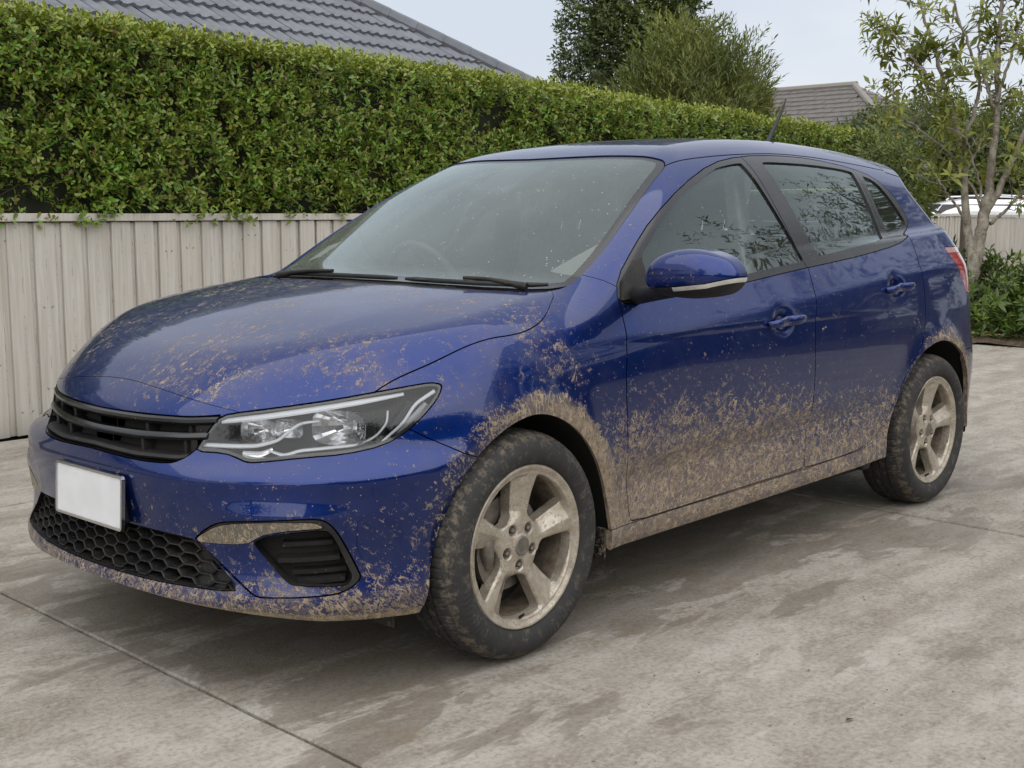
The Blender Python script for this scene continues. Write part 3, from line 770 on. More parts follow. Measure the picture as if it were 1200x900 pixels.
# grille: dark back, two long bars, fins
gr = mid("grille", offset(GL, .055, (1, 0, 0)), M_UNDER, depth=0)
rimg = flange(GL, .06, (1, 0, 0), skip=MID); k0 = len(GL.T)
sm_obj("grille_surround", join(SM(rimg.V, rimg.N, rimg.T[k0:]).flip(), SM(rimg.V, rimg.N, rimg.T[k0:])), M_GLOSSB, gr)
def front_bar(name, z_of, a0, a1, prof, mat, parent, n=60):
    """bar following the front: prof = list of (depth behind the surface, dz)"""
    aa = np.linspace(a0, a1, n); V = []
    for dx, dz in prof:
        zz = z_of(aa); p = pt_front(np.stack([np.abs(aa), zz], 1)); p[:, 1] = aa; p[:, 0] += dx; p[:, 2] = zz + dz; V.append(p)
    m = len(prof); V = np.stack(V, 1).reshape(-1, 3); F = []
    for i in range(n - 1):
        for j in range(m):
            k = (j + 1) % m; F.append((i * m + j, i * m + k, (i + 1) * m + k, (i + 1) * m + j))
    F.append(tuple(range(m))[::-1]); F.append(tuple((n - 1) * m + j for j in range(m)))
    o = mesh_obj(name, V, F, mat, parent, True); o.data.set_sharp_from_angle(angle=R(35)); return o
GX = [0, .2, .35, .43, .5]
z_top = lambda a: np.interp(np.abs(a), GX, [.717, .7185, .722, .729, .735])
z_mid = lambda a: np.interp(np.abs(a), GX, [.671, .674, .681, .688, .693])
z_low = lambda a: np.interp(np.abs(a), GX, [.626, .620, .624, .640, .66])
BARP = [(-.004, .004), (-.006, -.001), (.000, -.009), (.030, -.012), (.034, .010), (.006, .011)]
front_bar("grille_bar", z_top, -.435, .435, [(-.003, .004), (-.004, -.004), (.004, -.013), (.04, -.015), (.04, .008), (.004, .009)], M_GLOSSB, gr)
front_bar("grille_bar", z_mid, -.418, .418, BARP, M_GLOSSB, gr)
front_bar("grille_bar", z_low, -.375, .375, [(.004, .003), (.010, -.004), (.04, -.004), (.05, .014), (.012, .010)], M_BLACKP, gr)
for sgn in (-1, 1):
    for aa in (.0, .195, .345):
        for zu, zl in ((z_top, z_mid), (z_mid, z_low)):
            za, zb = zl(aa) + .004, zu(aa) - .004; p = pt_front([(aa, (za + zb) / 2)])[0]
            w = .045 if aa < .1 else .006
            b = MB(); b.box((p[0] + (.016 if w < .03 else .030), sgn * aa - w, za - .01), (p[0] + .10, sgn * aa + w, zb + .01), bevel=.002, seg=1); b.obj("grille_fin", M_BLACKP, gr)
for sgn in (-1, 1):
    for zu, zl, aE in ((z_top, z_mid, .418), (z_mid, z_low, .372)):
        front_bar("grille_end", lambda a: (zu(a) + zl(a)) / 2, sgn * .35, sgn * aE, [(.026, .020), (.026, -.020), (.06, -.020), (.06, .020)], M_GLOSSB, gr, 10)
# lower grille: honeycomb over a dark back
lg = mid("lower_grille", offset(LG, .075, (1, 0, 0)), M_UNDER, depth=0)
rimg = flange(LG, .075, (1, 0, 0), skip=MID); k0 = len(LG.T)
sm_obj("lower_grille_surround", join(SM(rimg.V, rimg.N, rimg.T[k0:]).flip(), SM(rimg.V, rimg.N, rimg.T[k0:])), M_BLACKP, lg)
def honeycomb():
    w, h = .074, .0315       # cell across points and across flats
    V = []; F = []; polyL = np.array(LOWER)
    def inside(a, z): return poly_sd(np.array([[abs(a), z]]), polyL)[0] < -.001
    for i in range(-16, 17):
        for j in range(12):
            a = i * w * .75; z = .285 + (j + .5 * (i % 2)) * h
            c6 = [(a + w / 2 * q, z + h / 2 * r) for q, r in ((1, 0), (.5, 1), (-.5, 1), (-1, 0), (-.5, -1), (.5, -1))]
            if not inside(a, z) and not any(inside(*p) for p in c6): continue
            def clampz(p):
                s = poly_sd(np.array([[abs(p[0]), p[1]]]), polyL)[0]
                if s <= 0: return p
                # pull towards the cell centre until inside
                for q in np.linspace(0, 1, 12):
                    r = (p[0] + (a - p[0]) * q, p[1] + (z - p[1]) * q)
                    if poly_sd(np.array([[abs(r[0]), r[1]]]), polyL)[0] <= 0: return r
                return (a, z)
            o = [clampz(p) for p in c6]
            k = .90 if abs(a) < .40 else .92
            I = [(a + (p[0] - a) * k, z + (p[1] - z) * (k - .06)) for p in c6]; I = [clampz(p) for p in I]
            P = pt_front(np.array([(abs(p[0]), p[1]) for p in o + I])); P[:, 1] = [p[0] for p in o + I]
            d0 = P + (.012, 0, 0); d1 = P[6:] + (.016, 0, 0); d2 = P[6:] + (.045 if abs(a) < .39 else .022, 0, 0)
            b = len(V); V += [*d0[:6], *(P[6:] + (.010, 0, 0)), *d2]
            for q in range(6):
                r = (q + 1) % 6; F.append((b + q, b + r, b + 6 + r, b + 6 + q)); F.append((b + 6 + q, b + 6 + r, b + 12 + r, b + 12 + q))
            if abs(a) >= .39: F.append(tuple(b + 12 + q for q in range(6)))
    return V, F
V, F = honeycomb(); mesh_obj("honeycomb_mesh", np.array(V), F, M_BLACKP, lg)
# number plate
pl_o = MB(); pz0, pz1, py0, py1 = .4195, .5635, -.192, .164
def rrect(y0, y1, z0, z1, r, n=5):
    o = []
    for cy, cz, a0 in ((y1 - r, z1 - r, 0), (y0 + r, z1 - r, 90), (y0 + r, z0 + r, 180), (y1 - r, z0 + r, 270)):
        for k in range(n + 1):
            a = R(a0 + 90 * k / n); o.append((cy + r * math.cos(a), cz + r * math.sin(a)))
    return o
PLX = -.8635
fx = lambda p, q, h: (PLX + h + (q - .49) * .05, p, q)
pl_o.prism(rrect(py0, py1, pz0, pz1, .010), 0, .006, fx); pl_o = pl_o.obj("number_plate", M_PLATE, CAR)
b = MB(); o_, i_ = rrect(py0 - .003, py1 + .003, pz0 - .003, pz1 + .003, .012), rrect(py0 + .004, py1 - .004, pz0 + .004, pz1 - .004, .008)
A = [[b.b.verts.new(fx(p, q, h)) for p, q in r] for r, h in ((o_, .008), (o_, -.003), (i_, -.003), (i_, .003))]
for q, r in zip(A[:-1], A[1:]):
    for k in range(len(q)): b.b.faces.new((q[k], q[(k + 1) % len(q)], r[(k + 1) % len(q)], r[k]))
b.obj("plate_frame", M_CHROME, pl_o)
b = MB(); b.box((PLX + .007, -.17, .43), (-.80, .145, .555), bevel=.004); b.obj("plate_bracket", M_BLACKP, pl_o)

# --- fog lamp surround: painted insert, dirty chrome strip, dark pocket with slats
POCK = chaikin([(-.064, .430), (-.053, .438), (-.023, .452), (.053, .463), (.128, .469), (.142, .455), (.155, .428), (.179, .368), (.190, .344), (.181, .326), (.162, .320), (.047, .325), (.025, .333), (-.013, .373)], 1)
STRIP = chaikin([(-.234, .418), (-.200, .415), (-.080, .426), (-.058, .440), (-.027, .457), (.051, .470), (.126, .473), (.114, .484), (.091, .491), (-.008, .490), (-.099, .482), (-.145, .473), (-.167, .465), (-.200, .445)], 1)
BEZ = chaikin([(-.235, .420), (-.210, .445), (-.169, .474), (-.13, .486), (-.008, .496), (.085, .502), (.118, .499), (.139, .487), (.158, .462), (.182, .413), (.204, .363), (.214, .341), (.204, .323), (.177, .307), (.150, .312), (.165, .32), (.190, .344), (.179, .368), (.155, .428), (.142, .455), (.126, .471), (.051, .466), (-.027, .457), (-.075, .43), (-.2, .417)], 1)
PK, FG = take(FG, lambda V: poly_sd(tz_of(V), POCK), .0012, .005)
ST, FG = take(FG, lambda V: poly_sd(tz_of(V), STRIP), .0012, .005)
BZ, FG = take(FG, lambda V: poly_sd(tz_of(V), BEZ), .0006, .005)
fog1, fog2 = both("fog_lamp_surround", offset(FG, -.004), M_PAINT, depth=.012)
DIN = CD + np.array([0, 0, .0])
for fo, sg in ((fog1, -1), (fog2, 1)):
    fl = (lambda m: m.flip()) if sg < 0 else (lambda m: m)
    sm_obj("trim_strip", fl(flange(offset(ST, -.001), .01)), M_STRIP, fo)
    sm_obj("bezel", fl(flange(BZ, .03)), M_BLACKP, fo)
    back = offset(PK, .05, DIN); sm_obj("pocket_back", fl(back), M_UNDER, fo)
    wl = flange(PK, .052, DIN); sm_obj("pocket_wall", fl(SM(wl.V, wl.N, wl.T[len(PK.T):])), M_BLACKP, fo)
    for zz, t0, t1, dp in ((.430, .012, .140, .030), (.392, .000, .158, .012), (.356, .035, .172, .030), (.333, .050, .170, .016)):
        n = 14; tt = np.linspace(t0, t1, n); V = []
        for dd, dz in ((dp, .004), (dp + .002, -.008), (.05, -.010), (.05, .008)):
            p = pt_c(np.stack([tt, np.full(n, zz) + (tt - .1) * .05], 1)); p = p + CD * dd; p[:, 2] += dz; p[:, 1] *= sg; V.append(p)
        V = np.stack(V, 1).reshape(-1, 3); F = []
        for i in range(n - 1):
            for j in range(4): F.append((i * 4 + j, i * 4 + (j + 1) % 4, (i + 1) * 4 + (j + 1) % 4, (i + 1) * 4 + j))
        F += [(3, 2, 1, 0), tuple((n - 1) * 4 + j for j in range(4))]
        mesh_obj("slat", V, F, M_BLACKP, fo)

# --- headlights
def dish(c, axis, rad, depth, n=18, m=5):
    """concave reflector bowl"""
    ax = Vector(axis).normalized(); u = ax.cross(Vector((0, 0, 1))).normalized(); w = u.cross(ax)
    V = [Vector(c) - ax * depth]; 
    for i in range(1, m + 1):
        r = rad * i / m
        for k in range(n):
            a = 2 * math.pi * k / n; ca, sa = math.cos(a), math.sin(a); V.append(Vector(c) - ax * depth * (1 - (i / m) ** 2) + u * r * math.copysign(abs(ca) ** .55, ca) * 1.05 + w * r * math.copysign(abs(sa) ** .55, sa) * .62)
    F = [(0, 1 + k, 1 + (k + 1) % n) for k in range(n)]
    for i in range(m - 1):
        for k in range(n):
            a = 1 + i * n; F.append((a + k, a + n + k, a + n + (k + 1) % n, a + (k + 1) % n))
    return np.array(V), F
def ribbon(pts, wid, dep, thick, sg):
    """raised strip just behind the lens along (t,z) points; wid may vary"""
    P = np.array(pts, float); L_ = np.concatenate([[0], np.cumsum(np.hypot(*np.diff(P, axis=0).T))]); n = max(12, int(L_[-1] / .008))
    q = np.linspace(0, L_[-1], n); c = np.stack([np.interp(q, L_, P[:, 0]), np.interp(q, L_, P[:, 1])], 1)
    for _ in range(3): c[1:-1] = .25 * c[:-2] + .5 * c[1:-1] + .25 * c[2:]
    w = np.interp(q / L_[-1], np.linspace(0, 1, len(wid)), wid)[:, None] * .48
    t = np.gradient(c, axis=0); t /= np.linalg.norm(t, axis=1, keepdims=True); nn = np.stack([-t[:, 1], t[:, 0]], 1)
    V = []
    for s1, dd in ((1, dep + thick), (1, dep), (.4, dep - .002), (-.4, dep - .002), (-1, dep), (-1, dep + thick)):
        p = pt_c(c + nn * w * s1) + CD * dd; p[:, 1] *= sg; V.append(p)
    m = len(V); V = np.stack(V, 1).reshape(-1, 3); F = []
    for i in range(n - 1):
        for j in range(m): F.append((i * m + j, i * m + (j + 1) % m, (i + 1) * m + (j + 1) % m, (i + 1) * m + j))
    F += [tuple(range(m)), tuple((n - 1) * m + j for j in range(m))[::-1]]
    return V, F
DHL = (CD * .9 + np.array([0, 0, -.05]))
for sg in (-1, 1):
    fl = (lambda m: m.flip()) if sg < 0 else (lambda m: m)
    hl = sm_obj("headlight", fl(offset(HL, -.001)), M_LENS, CAR)
    wl = flange(HL, .075, CD); sm_obj("headlight_housing", fl(join(SM(wl.V, wl.N, wl.T[len(HL.T):]), offset(HL, .075, CD))), M_LAMPIN, hl)
    # black rim under the lens edge
    IN = cut(HL, poly_sd(tz_of(HL.V), HEADL) + .0085)[1]; sm_obj("lens_rim", fl(flange(offset(IN, .003, CD), .02, CD)), M_GLOSSB, hl)
    for nm, pts, wid, dep, th, mt in (
        ("light_guide", [(-.160, .727), (-.05, .7405), (.08, .7605), (.20, .778), (.315, .7955)], [.014, .015, .016, .014, .008], .010, .012, M_DRL),
        ("light_guide", [(-.215, .663), (-.12, .664), (-.06, .667), (-.005, .682), (.022, .706), (.05, .726), (.10, .732)], [.010, .010, .010, .009, .008, .008, .004], .014, .012, M_DRL),
        ("light_guide", [(-.03, .657), (.01, .645), (.05, .658), (.13, .665), (.20, .671), (.245, .690), (.275, .725), (.275, .755)], [.004, .007, .007, .007, .007, .006, .006, .005], .012, .012, M_DRL),
        ("light_guide", [(.262, .678), (.315, .722), (.345, .770), (.395, .800)], [.006, .008, .009, .010], .010, .010, M_DRL),
        ("bezel_fin", [(.292, .688), (.340, .728), (.372, .768)], [.010, .024, .016], .026, .01, M_LAMPGREY),
        ("bezel_fin", [(-.02, .645), (.03, .640), (.16, .660), (.24, .672)], [.010, .012, .012, .01], .020, .02, M_LAMPIN),
        ("bezel_fin", [(-.10, .648), (-.05, .646), (-.02, .66)], [.012, .014, .010], .018, .02, M_CHROME),
        ("bezel_fin", [(.285, .70), (.318, .745), (.335, .775)], [.02, .026, .02], .022, .02, M_LAMPIN)):
        V, F = ribbon(pts, wid, dep, th, sg); mesh_obj(nm, V, F, mt, hl, False)
    for (t_, z_), rad, dp in (((.150, .714), .074, .055), ((-.060, .704), .050, .045), ((.020, .712), .040, .03)):
        p = pt_c([(t_, z_)])[0] + CD * .020; p[1] *= sg
        ax = Vector((-.86, -.40 if sg < 0 else .40, .05))
        V, F = dish(p, ax, rad, dp); mesh_obj("reflector", V, F, M_CHROME, hl, False)

# ---------------------------------------------------------------- wheels (built once, outer face towards -y, axle at the origin)
def tyre_sm():
    prof = [(.2345, .012), (.240, -.002), (.252, -.0115), (.270, -.016), (.288, -.015), (.302, -.0085), (.3115, .001), (.318, .0105), (.3225, .020), (.3265, .030),
            (.3290, .040), (.3300, .052), (.3304, .0625), (.3225, .0640), (.3225, .0705), (.3306, .0720), (.3310, .0850), (.3310, .0950), (.3230, .0965), (.3230, .1035), (.3310, .105), (.3308, .118),
            (.3305, .1305), (.3225, .132), (.3225, .1385), (.3303, .140), (.3295, .152), (.3270, .168), (.320, .184), (.308, .199), (.288, .209), (.262, .208), (.236, .196)]
    nt = 432; m = len(prof); P = np.array(prof); th = np.arange(nt) * 2 * np.pi / nt
    r = np.repeat(P[None, :, 0], nt, 0); y = np.repeat(P[None, :, 1], nt, 0)
    k = np.arange(nt)
    g1 = (k % 6) == 0
    r[np.ix_(g1, range(8, 13))] -= np.array([.002, .0032, .0036, .0036, .0036])
    g2 = (k % 6) == 3
    r[np.ix_(g2, range(15, 18))] -= .005; g3 = (k % 6) == 1
    r[np.ix_(g3, range(20, 23))] -= .005
    r[np.ix_(g2, range(25, 28))] -= .006
    # raised sidewall marks: short generic ribs and a rim ridge
    band = ((k % 108) > 14) & ((k % 108) < 62) & ((k % 4) < 2)
    y[np.ix_(band, [3, 4])] -= .0016
    flat = np.sin(th)[:, None] * 1.0
    X = r * np.cos(th)[:, None]; Z = r * np.sin(th)[:, None]
    Z = np.maximum(Z, -.3285)      # the contact patch
    V = np.stack([X, y, Z], -1).reshape(-1, 3); i = np.arange(nt * m).reshape(nt, m); j = np.roll(i, -1, 0)
    Q = np.stack([i[:, :-1], i[:, 1:], j[:, 1:], j[:, :-1]], -1).reshape(-1, 4)
    return V, Q
def spoke_q(X, Z):
    """distance from the nearest spoke axis, and distance along it"""
    ang = np.arctan2(Z, X); rr = np.hypot(X, Z); d = (ang - R(87)) % (2 * np.pi / 5); d = np.where(d > np.pi / 5, d - 2 * np.pi / 5, d)
    return rr * np.sin(d), rr * np.cos(d), rr
def sp_w(al): return np.interp(al, [.05, .075, .10, .14, .18, .21, .24], [.074, .060, .058, .070, .086, .100, .112])
def win_sd(X, Z):
    q, al, rr = spoke_q(X, Z)
    return smax(smax(sp_w(al) / 2 - np.abs(q), rr - .2075, .012), .085 - rr, .022)
def face_y(X, Z):
    q, al, rr = spoke_q(X, Z); w = sp_w(al) / 2
    base = np.interp(rr, [0, .03, .038, .07, .10, .16, .21, .2155, .2215, .228, .234, .2365], [.022, .022, .026, .028, .027, .019, .008, .0075, .004, .000, -.001, .004])
    # spoke: ridge off centre, one flank falls away, rounded shoulders
    fl = np.clip((q + .006) / np.maximum(w, .01), 0, 1); sp = sstep(.07, .11, rr) * (1 - sstep(.200, .213, rr))
    y = base + sp * (.019 * fl + .004 * np.clip((-q / np.maximum(w, .01)), 0, 1) ** 3)
    d = win_sd(X, Z); y = y + .005 * np.exp(-np.maximum(d, 0) / .0022) * (1 - sstep(.205, .215, rr))
    # lug recesses
    for k in range(5):
        a = R(87 + 36 + 72 * k); dd = np.hypot(X - .0565 * math.cos(a), Z - .0565 * math.sin(a)); y = y + .013 * (1 - sstep(.0125, .0155, dd))
        y = y + .004 * (1 - sstep(.0145, .020, dd))
    return y
def rim_sm():
    nr, nt = 100, 420
    rr = np.linspace(.001, .2365, nr); th = np.linspace(0, 2 * np.pi, nt, endpoint=False)
    A, B = np.meshgrid(rr, th, indexing='ij'); X = A * np.cos(B); Z = A * np.sin(B)
    Y = face_y(X, Z); V = np.stack([X, Y, Z], -1).reshape(-1, 3)
    e = 6e-4; dx = (face_y(X + e, Z) - face_y(X - e, Z)) / (2 * e); dz = (face_y(X, Z + e) - face_y(X, Z - e)) / (2 * e)
    N = np.stack([dx, -np.ones_like(dx), dz], -1).reshape(-1, 3); N /= np.linalg.norm(N, axis=1, keepdims=True)
    i = np.arange(nr * nt).reshape(nr, nt); j = np.roll(i, -1, 1)
    T = np.concatenate([np.stack([i[:-1], i[1:], j[1:]], -1).reshape(-1, 3), np.stack([i[:-1], j[1:], j[:-1]], -1).reshape(-1, 3)])
    M = SM(V, N, T)
    M = cut(M, win_sd(M.V[:, 0], M.V[:, 2]))[1]
    return flange(M, .035, (0, 1, 0), skip=lambda P: np.hypot(P[:, 0], P[:, 2]) > .23)
def make_wheel(parent):
    w = sm_obj("wheel", rim_sm(), M_ALLOY, parent)
    V, Q = tyre_sm(); ty = mesh_obj("tyre", V, Q, M_TYRE, w, True); ty.data.set_sharp_from_angle(angle=R(38))
    b = MB(); b.rev([(.2365, .004), (.234, .012), (.226, .014), (.214, .018), (.209, .030), (.205, .08), (.200, .16), (.214, .185), (.234, .198)], 96, 'y'); b.obj("rim_barrel", M_BARREL, w, 40)
    b = MB(); b.rev([(.0, .125), (.19, .125), (.198, .15)], 48, "y"); b.obj("dark_backing_plate", M_UNDER, w, 40)  # black plate added behind the brake, standing in for shade between the spokes
    b = MB(); b.rev([(.0, .0195), (.020, .0195), (.022, .0185), (.026, .0185), (.0285, .020), (.030, .024)], 40, 'y'); b.obj("hub_cap", M_STEEL, w, 40)
    for k in range(5):
        a = R(87 + 36 + 72 * k); b = MB()
        b.rev([(.0, .018), (.0055, .0185), (.0075, .021), (.0085, .026), (.0085, .045)], 6, 'y')
        me = b.mesh("lug_nut", M_STEEL, 30) if k == 0 else me
        o = link(bpy.data.objects.new("lug_nut", me), w); o.location = (.0565 * math.cos(a), 0.005, .0565 * math.sin(a))
    b = MB(); b.rev([(.03, .10), (.075, .10), (.078, .085), (.085, .085), (.14, .085), (.14, .108), (.03, .108)], 64, 'y'); b.obj("brake_disc", M_STEEL, w, 35)
    b = MB()
    for k in range(9):
        a = R(140 + 9 * k); a2 = R(149 + 9 * k)
        poly = [(.098, a), (.152, a), (.152, a2), (.098, a2)]
        b.prism([(r * math.cos(q), r * math.sin(q)) for r, q in poly], .055, .12, lambda p, q, h: (p, h, q))
    b.tube([(-.10, .06, .075), (-.115, .052, .04), (-.118, .052, 0), (-.105, .06, -.05)], [.016, .022, .024, .016], 10)
    b.obj("brake_caliper", M_STEEL, w, 40)
    b = MB(); a = R(-96); b.tube([(.205 * math.cos(a), .012, .205 * math.sin(a)), (.192 * math.cos(a), -.004, .192 * math.sin(a))], [.0045, .0035], 8); b.obj("valve_stem", M_RUBBER, w, 40)
    return w
wh0 = make_wheel(CAR)
def wcopy(src):
    c = src.copy(); COL.objects.link(c); c.parent = CAR
    for k in list(src.children):
        d = k.copy(); COL.objects.link(d); d.parent = c
    return c
wh0.location = (0, -.883, .3285); wh0.rotation_euler = (0, 0, R(1.2))
for (x, s_) in ((2.65, -1), (0, 1), (2.65, 1)):
    o = wcopy(wh0); o.location = (x, s_ * .883, .3285); o.rotation_euler = (0, R(1.5 * x), math.pi if s_ > 0 else 0)

# ---------------------------------------------------------------- door mirrors
mt_ = spl([-1.1, -.9, -.6, -.2, .25, .6, .85, 1.05], [1.085, 1.118, 1.148, 1.1645, 1.161, 1.146, 1.125, 1.095])
mb_ = spl([-1.1, -.8, -.3, .1, .5, .85, 1.05], [1.040, 1.030, 1.022, 1.021, 1.030, 1.050, 1.070])
def mir_f(P):
    x = P[..., 0]; u = (np.abs(P[..., 1]) - 1.105) / .152; z = P[..., 2]
    uc = np.clip(u, -1.3, 1.3)
    d = smax(z - mt_(uc), mb_(uc) - z, .03); d = smax(d, (np.abs(u) - 1) * .152, .06)
    zm = 1.092; front = (.402 + .012 * uc + .05 * np.maximum(uc, 0) ** 2.5 + .030 * np.maximum(-uc - .3, 0) ** 2 + 4.2 * (z - zm) ** 2) - x
    d = smax(d * .95, front * .9, .045); return smax(d, x - .545, .012)
def mz(V): return np.interp(np.abs(V[:, 1]), [.95, 1.088, 1.18, 1.255], [1.048, 1.057, 1.068, 1.088])
def mirror():
    M = nets(mir_f, (.36, .93, .99), (.58, 1.28, 1.19), .006)
    low, cap = cut(M, M.V[:, 2] - mz(M.V))
    cap = cut(cap, cap.V[:, 2] - mz(cap.V) - .0012)[1]; low = cut(low, low.V[:, 2] - mz(low.V) + .0012)[0]
    ind = lambda V: np.max([mz(V) - .013 - V[:, 2], 1.075 - np.abs(V[:, 1]), V[:, 0] - .535], 0)
    I, low2 = cut(low, ind(low.V)); return cap, low2, I
cap, low, ind = mirror()
for sg in (-1,):
    fl = (lambda m: m.flip()) if sg < 0 else (lambda m: m)
    mo = sm_obj("door_mirror", fl(low), M_BLACKP, CAR)
    sm_obj("mirror_cap", fl(flange(cap, .006)), M_PAINT, mo); sm_obj("turn_indicator", fl(offset(ind, .001)), M_INDI, mo)
    b = MB()   # foot and arm
    p = pt_side([(.56, 1.035)])[0]
    b.tube([(.60, sg * .775, 1.012), (.565, sg * .83, 1.014), (.52, sg * .90, 1.022), (.495, sg * .96, 1.035), (.49, sg * 1.02, 1.042)], [.034, .030, .026, .028, .024], 14)
    b.obj("mirror_arm", M_BLACKP, mo, 50)
    b = MB(); b.box((.5455, sg * .985, 1.048), (.5465, sg * 1.215, 1.138)); b.obj("mirror_glass", M_CHROME, mo)
for sg in (-1, 1):
    b = MB(); P = [(.492, 1.002), (.640, 1.012), (.640, 1.128), (.600, 1.118), (.520, 1.062)]
    q = pt_side(P); k = .010
    A = [b.b.verts.new((v[0], sg * (v[1] + k), v[2])) for v in q]; B = [b.b.verts.new((v[0], sg * (v[1] - .01), v[2])) for v in q]
    b.b.faces.new(A); 
    for i in range(5): b.b.faces.new((A[i], A[(i + 1) % 5], B[(i + 1) % 5], B[i]))
    b.obj("mirror_sail", M_BLACKP, mo if sg < 0 else CAR)

# ---------------------------------------------------------------- door handles
def handle(x0, x1, z0, z1):
    n = 22; u = np.linspace(0, 1, n); xs = x0 + (x1 - x0) * u; zs = z0 + (z1 - z0) * u
    base = pt_side(np.stack([xs, zs], 1))
    out = .033 * np.clip(np.sin(np.pi * np.clip(u * 1.0, 0, 1)) ** .35, 0, 1) + .002
    hh = .0185 * np.clip((np.sin(np.pi * (u * .94 + .03))) ** .3, .25, 1); m = 10; V = []
    for k in range(m):
        a = 2 * np.pi * k / m; p = base.copy(); p[:, 1] += out + .008 * np.cos(a); p[:, 2] += hh * np.sin(a); V.append(p)
    V = np.stack(V, 1).reshape(-1, 3); F = []
    for i in range(n - 1):
        for j in range(m): F.append((i * m + j, i * m + (j + 1) % m, (i + 1) * m + (j + 1) % m, (i + 1) * m + j))
    F += [tuple(range(m))[::-1], tuple((n - 1) * m + j for j in range(m))]
    return V, F
for (x0, x1, z0, z1), doors in (((1.245, 1.478, .882, .893), df_o), ((2.160, 2.390, .962, .972), dr_o)):
    V, F = handle(x0, x1, z0, z1)
    for sg, d in ((-1, doors[0]), (1, doors[1])):
        mesh_obj("door_handle", V * (1, sg, 1), F, M_PAINT, d, True)
        b = MB(); p = pt_side([(x1 - .02, (z0 + z1) / 2 + .012)])[0]
        if x0 < 2:
            b.rev([(0, -.002), (.006, -.002), (.0075, 0), (.0075, .01)], 14, 'y'); me = b.mesh("lock_cylinder", M_CHROME, 40)
            o = link(bpy.data.objects.new("lock_cylinder", me), d); o.location = (x1 - .022, sg * (p[1] + .030), z1 + .0005)
            o.rotation_euler = (0, 0, 0 if sg < 0 else math.pi)
        else: b.b.free()

# ---------------------------------------------------------------- wipers, aerial, mud flaps
def on_ws(x, a, up=0.):
    p = pt_top([(x, abs(a))])[0]; p[1] = a; p[2] += up; return p
def ws_low(a): return float(np.interp(abs(a), [0, .2, .38, .52, .62, .69, .72, .8], [.055, .062, .082, .118, .175, .245, .29, .40]))
for a0, a1, rt_ in ((-.69, -.24, -.66), (-.20, .42, .40)):      # root to tip of blade
    aa = np.linspace(a0, a1, 14)
    pts = [on_ws(ws_low(q) + .060 + .012 * abs(q - rt_), q, .010) for i, q in enumerate(aa)]
    b = MB(); b.tube(pts, [.006] + [.0085] * 12 + [.005], 6); wp = b.obj("wiper", M_RUBBER, CAR, 60)
    am = .5 * (a0 + a1); root = on_ws(ws_low(rt_) + .025, rt_, .008); mid_ = on_ws(ws_low(am) + .062, am, .024)
    b = MB(); q = [root + (mid_ - root) * s_ for s_ in np.linspace(0, 1, 8)]
    for i in range(8): q[i] = q[i] + np.array([0, 0, .006 * math.sin(math.pi * i / 7)])
    b.tube(q, [.014, .011, .009, .008, .007, .007, .006, .006], 8); b.obj("wiper_arm", M_BLACKP, wp, 60)
b = MB(); p = on_ws(2.62, 0.)
b.tube([p + (-.045, 0, -.004), p + (.0, 0, .018), p + (.05, 0, .045), p + (.17, 0, .200), p + (.205, 0, .255)], [.012, .022, .013, .006, .003], 10); b.obj("aerial", M_RUBBER, CAR, 60)
for sg in (-1, 1):
    for x, z0, a0, a1, hh in ((.372, .21, .70, .865, .10), (-.43, .176, .70, .79, .05)):
        b = MB(); b.box((x, sg * a0, z0), (x + .008, sg * a1, z0 + hh), bevel=.003, seg=1); b.obj("mud_flap", M_BLACKP, CAR)
    b = MB(); b.box((2.13, sg * .66, .215), (2.20, sg * .82, .30), bevel=.01); b.obj("jacking_bracket", M_BLACKP, CAR)

# ---------------------------------------------------------------- cabin seen through the glass
def inner(M, d): return offset(M, -d)
for nm, M, mt in (("headliner", RO, M_HEAD),):
    mid(nm, SM(M.V - M.N * .03, -M.N, M.T[:, ::-1]), mt, depth=0)
lin = cut(H, 1.0 - H.V[:, 2])[0]
both("pillar_trim", SM(lin.V - lin.N * .028, -lin.N, lin.T[:, ::-1]), M_HEAD, depth=0)
for M, nm in ((DFp, "front_door_card"), (DRp, "rear_door_card")):
    both(nm, SM(M.V - M.N * .05, -M.N, M.T[:, ::-1]), M_INT, depth=0)
b = MB(); b.box((.25, -.78, .30), (2.9, .78, .34)); b.obj("cabin_floor", M_INT, CAR)
# dashboard: long moulded top with binnacle
us = np.linspace(-.70, .70, 29); V = []
prof = [(.18, .80), (.20, .955), (.30, .985), (.46, .995), (.60, .985), (.68, .94), (.70, .80), (.66, .60)]
for a in us:
    for x, z in prof:
        hump = .055 * math.exp(-((a - .37) / .20) ** 2) * (1 if .4 < x < .69 else 0)
        V.append((x + .10 * a * a * (1 if x < .4 else 0) , a, z + hump - .02 * a * a))
m = len(prof); F = [(i * m + j, i * m + j + 1, (i + 1) * m + j + 1, (i + 1) * m + j) for i in range(len(us) - 1) for j in range(m - 1)]
mesh_obj("dashboard", np.array(V), F, M_DASH, CAR, True)
b = MB()      # steering wheel on the right-hand side
c = Vector((.80, .37, .985)); ax = Vector((-.90, 0, -.42)).normalized(); u = Vector((0, 1, 0)); w = ax.cross(u)
b.tube([c + (u * math.cos(k * math.pi / 18) + w * math.sin(k * math.pi / 18)) * .182 for k in range(37)], .0155, 10, cap=False)
sw = b.obj("steering_wheel", M_DASH, CAR, 180)
b = MB(); b.tube([c + ax * .02, c + ax * .06], [.062, .05], 16)
for k in (0, 3.14, 4.71): b.tube([c + ax * .03, c + (u * math.cos(k) + w * math.sin(k)) * .18], [.024, .014], 8)
b.obj("wheel_hub", M_DASH, sw, 40)
def cushion(name, lo, hi, rot, parent, mat, bev=.05, origin=None):
    b = MB(); r = b.box(lo, hi, bevel=bev, seg=4)
    o = b.obj(name, mat, parent, 60); return o
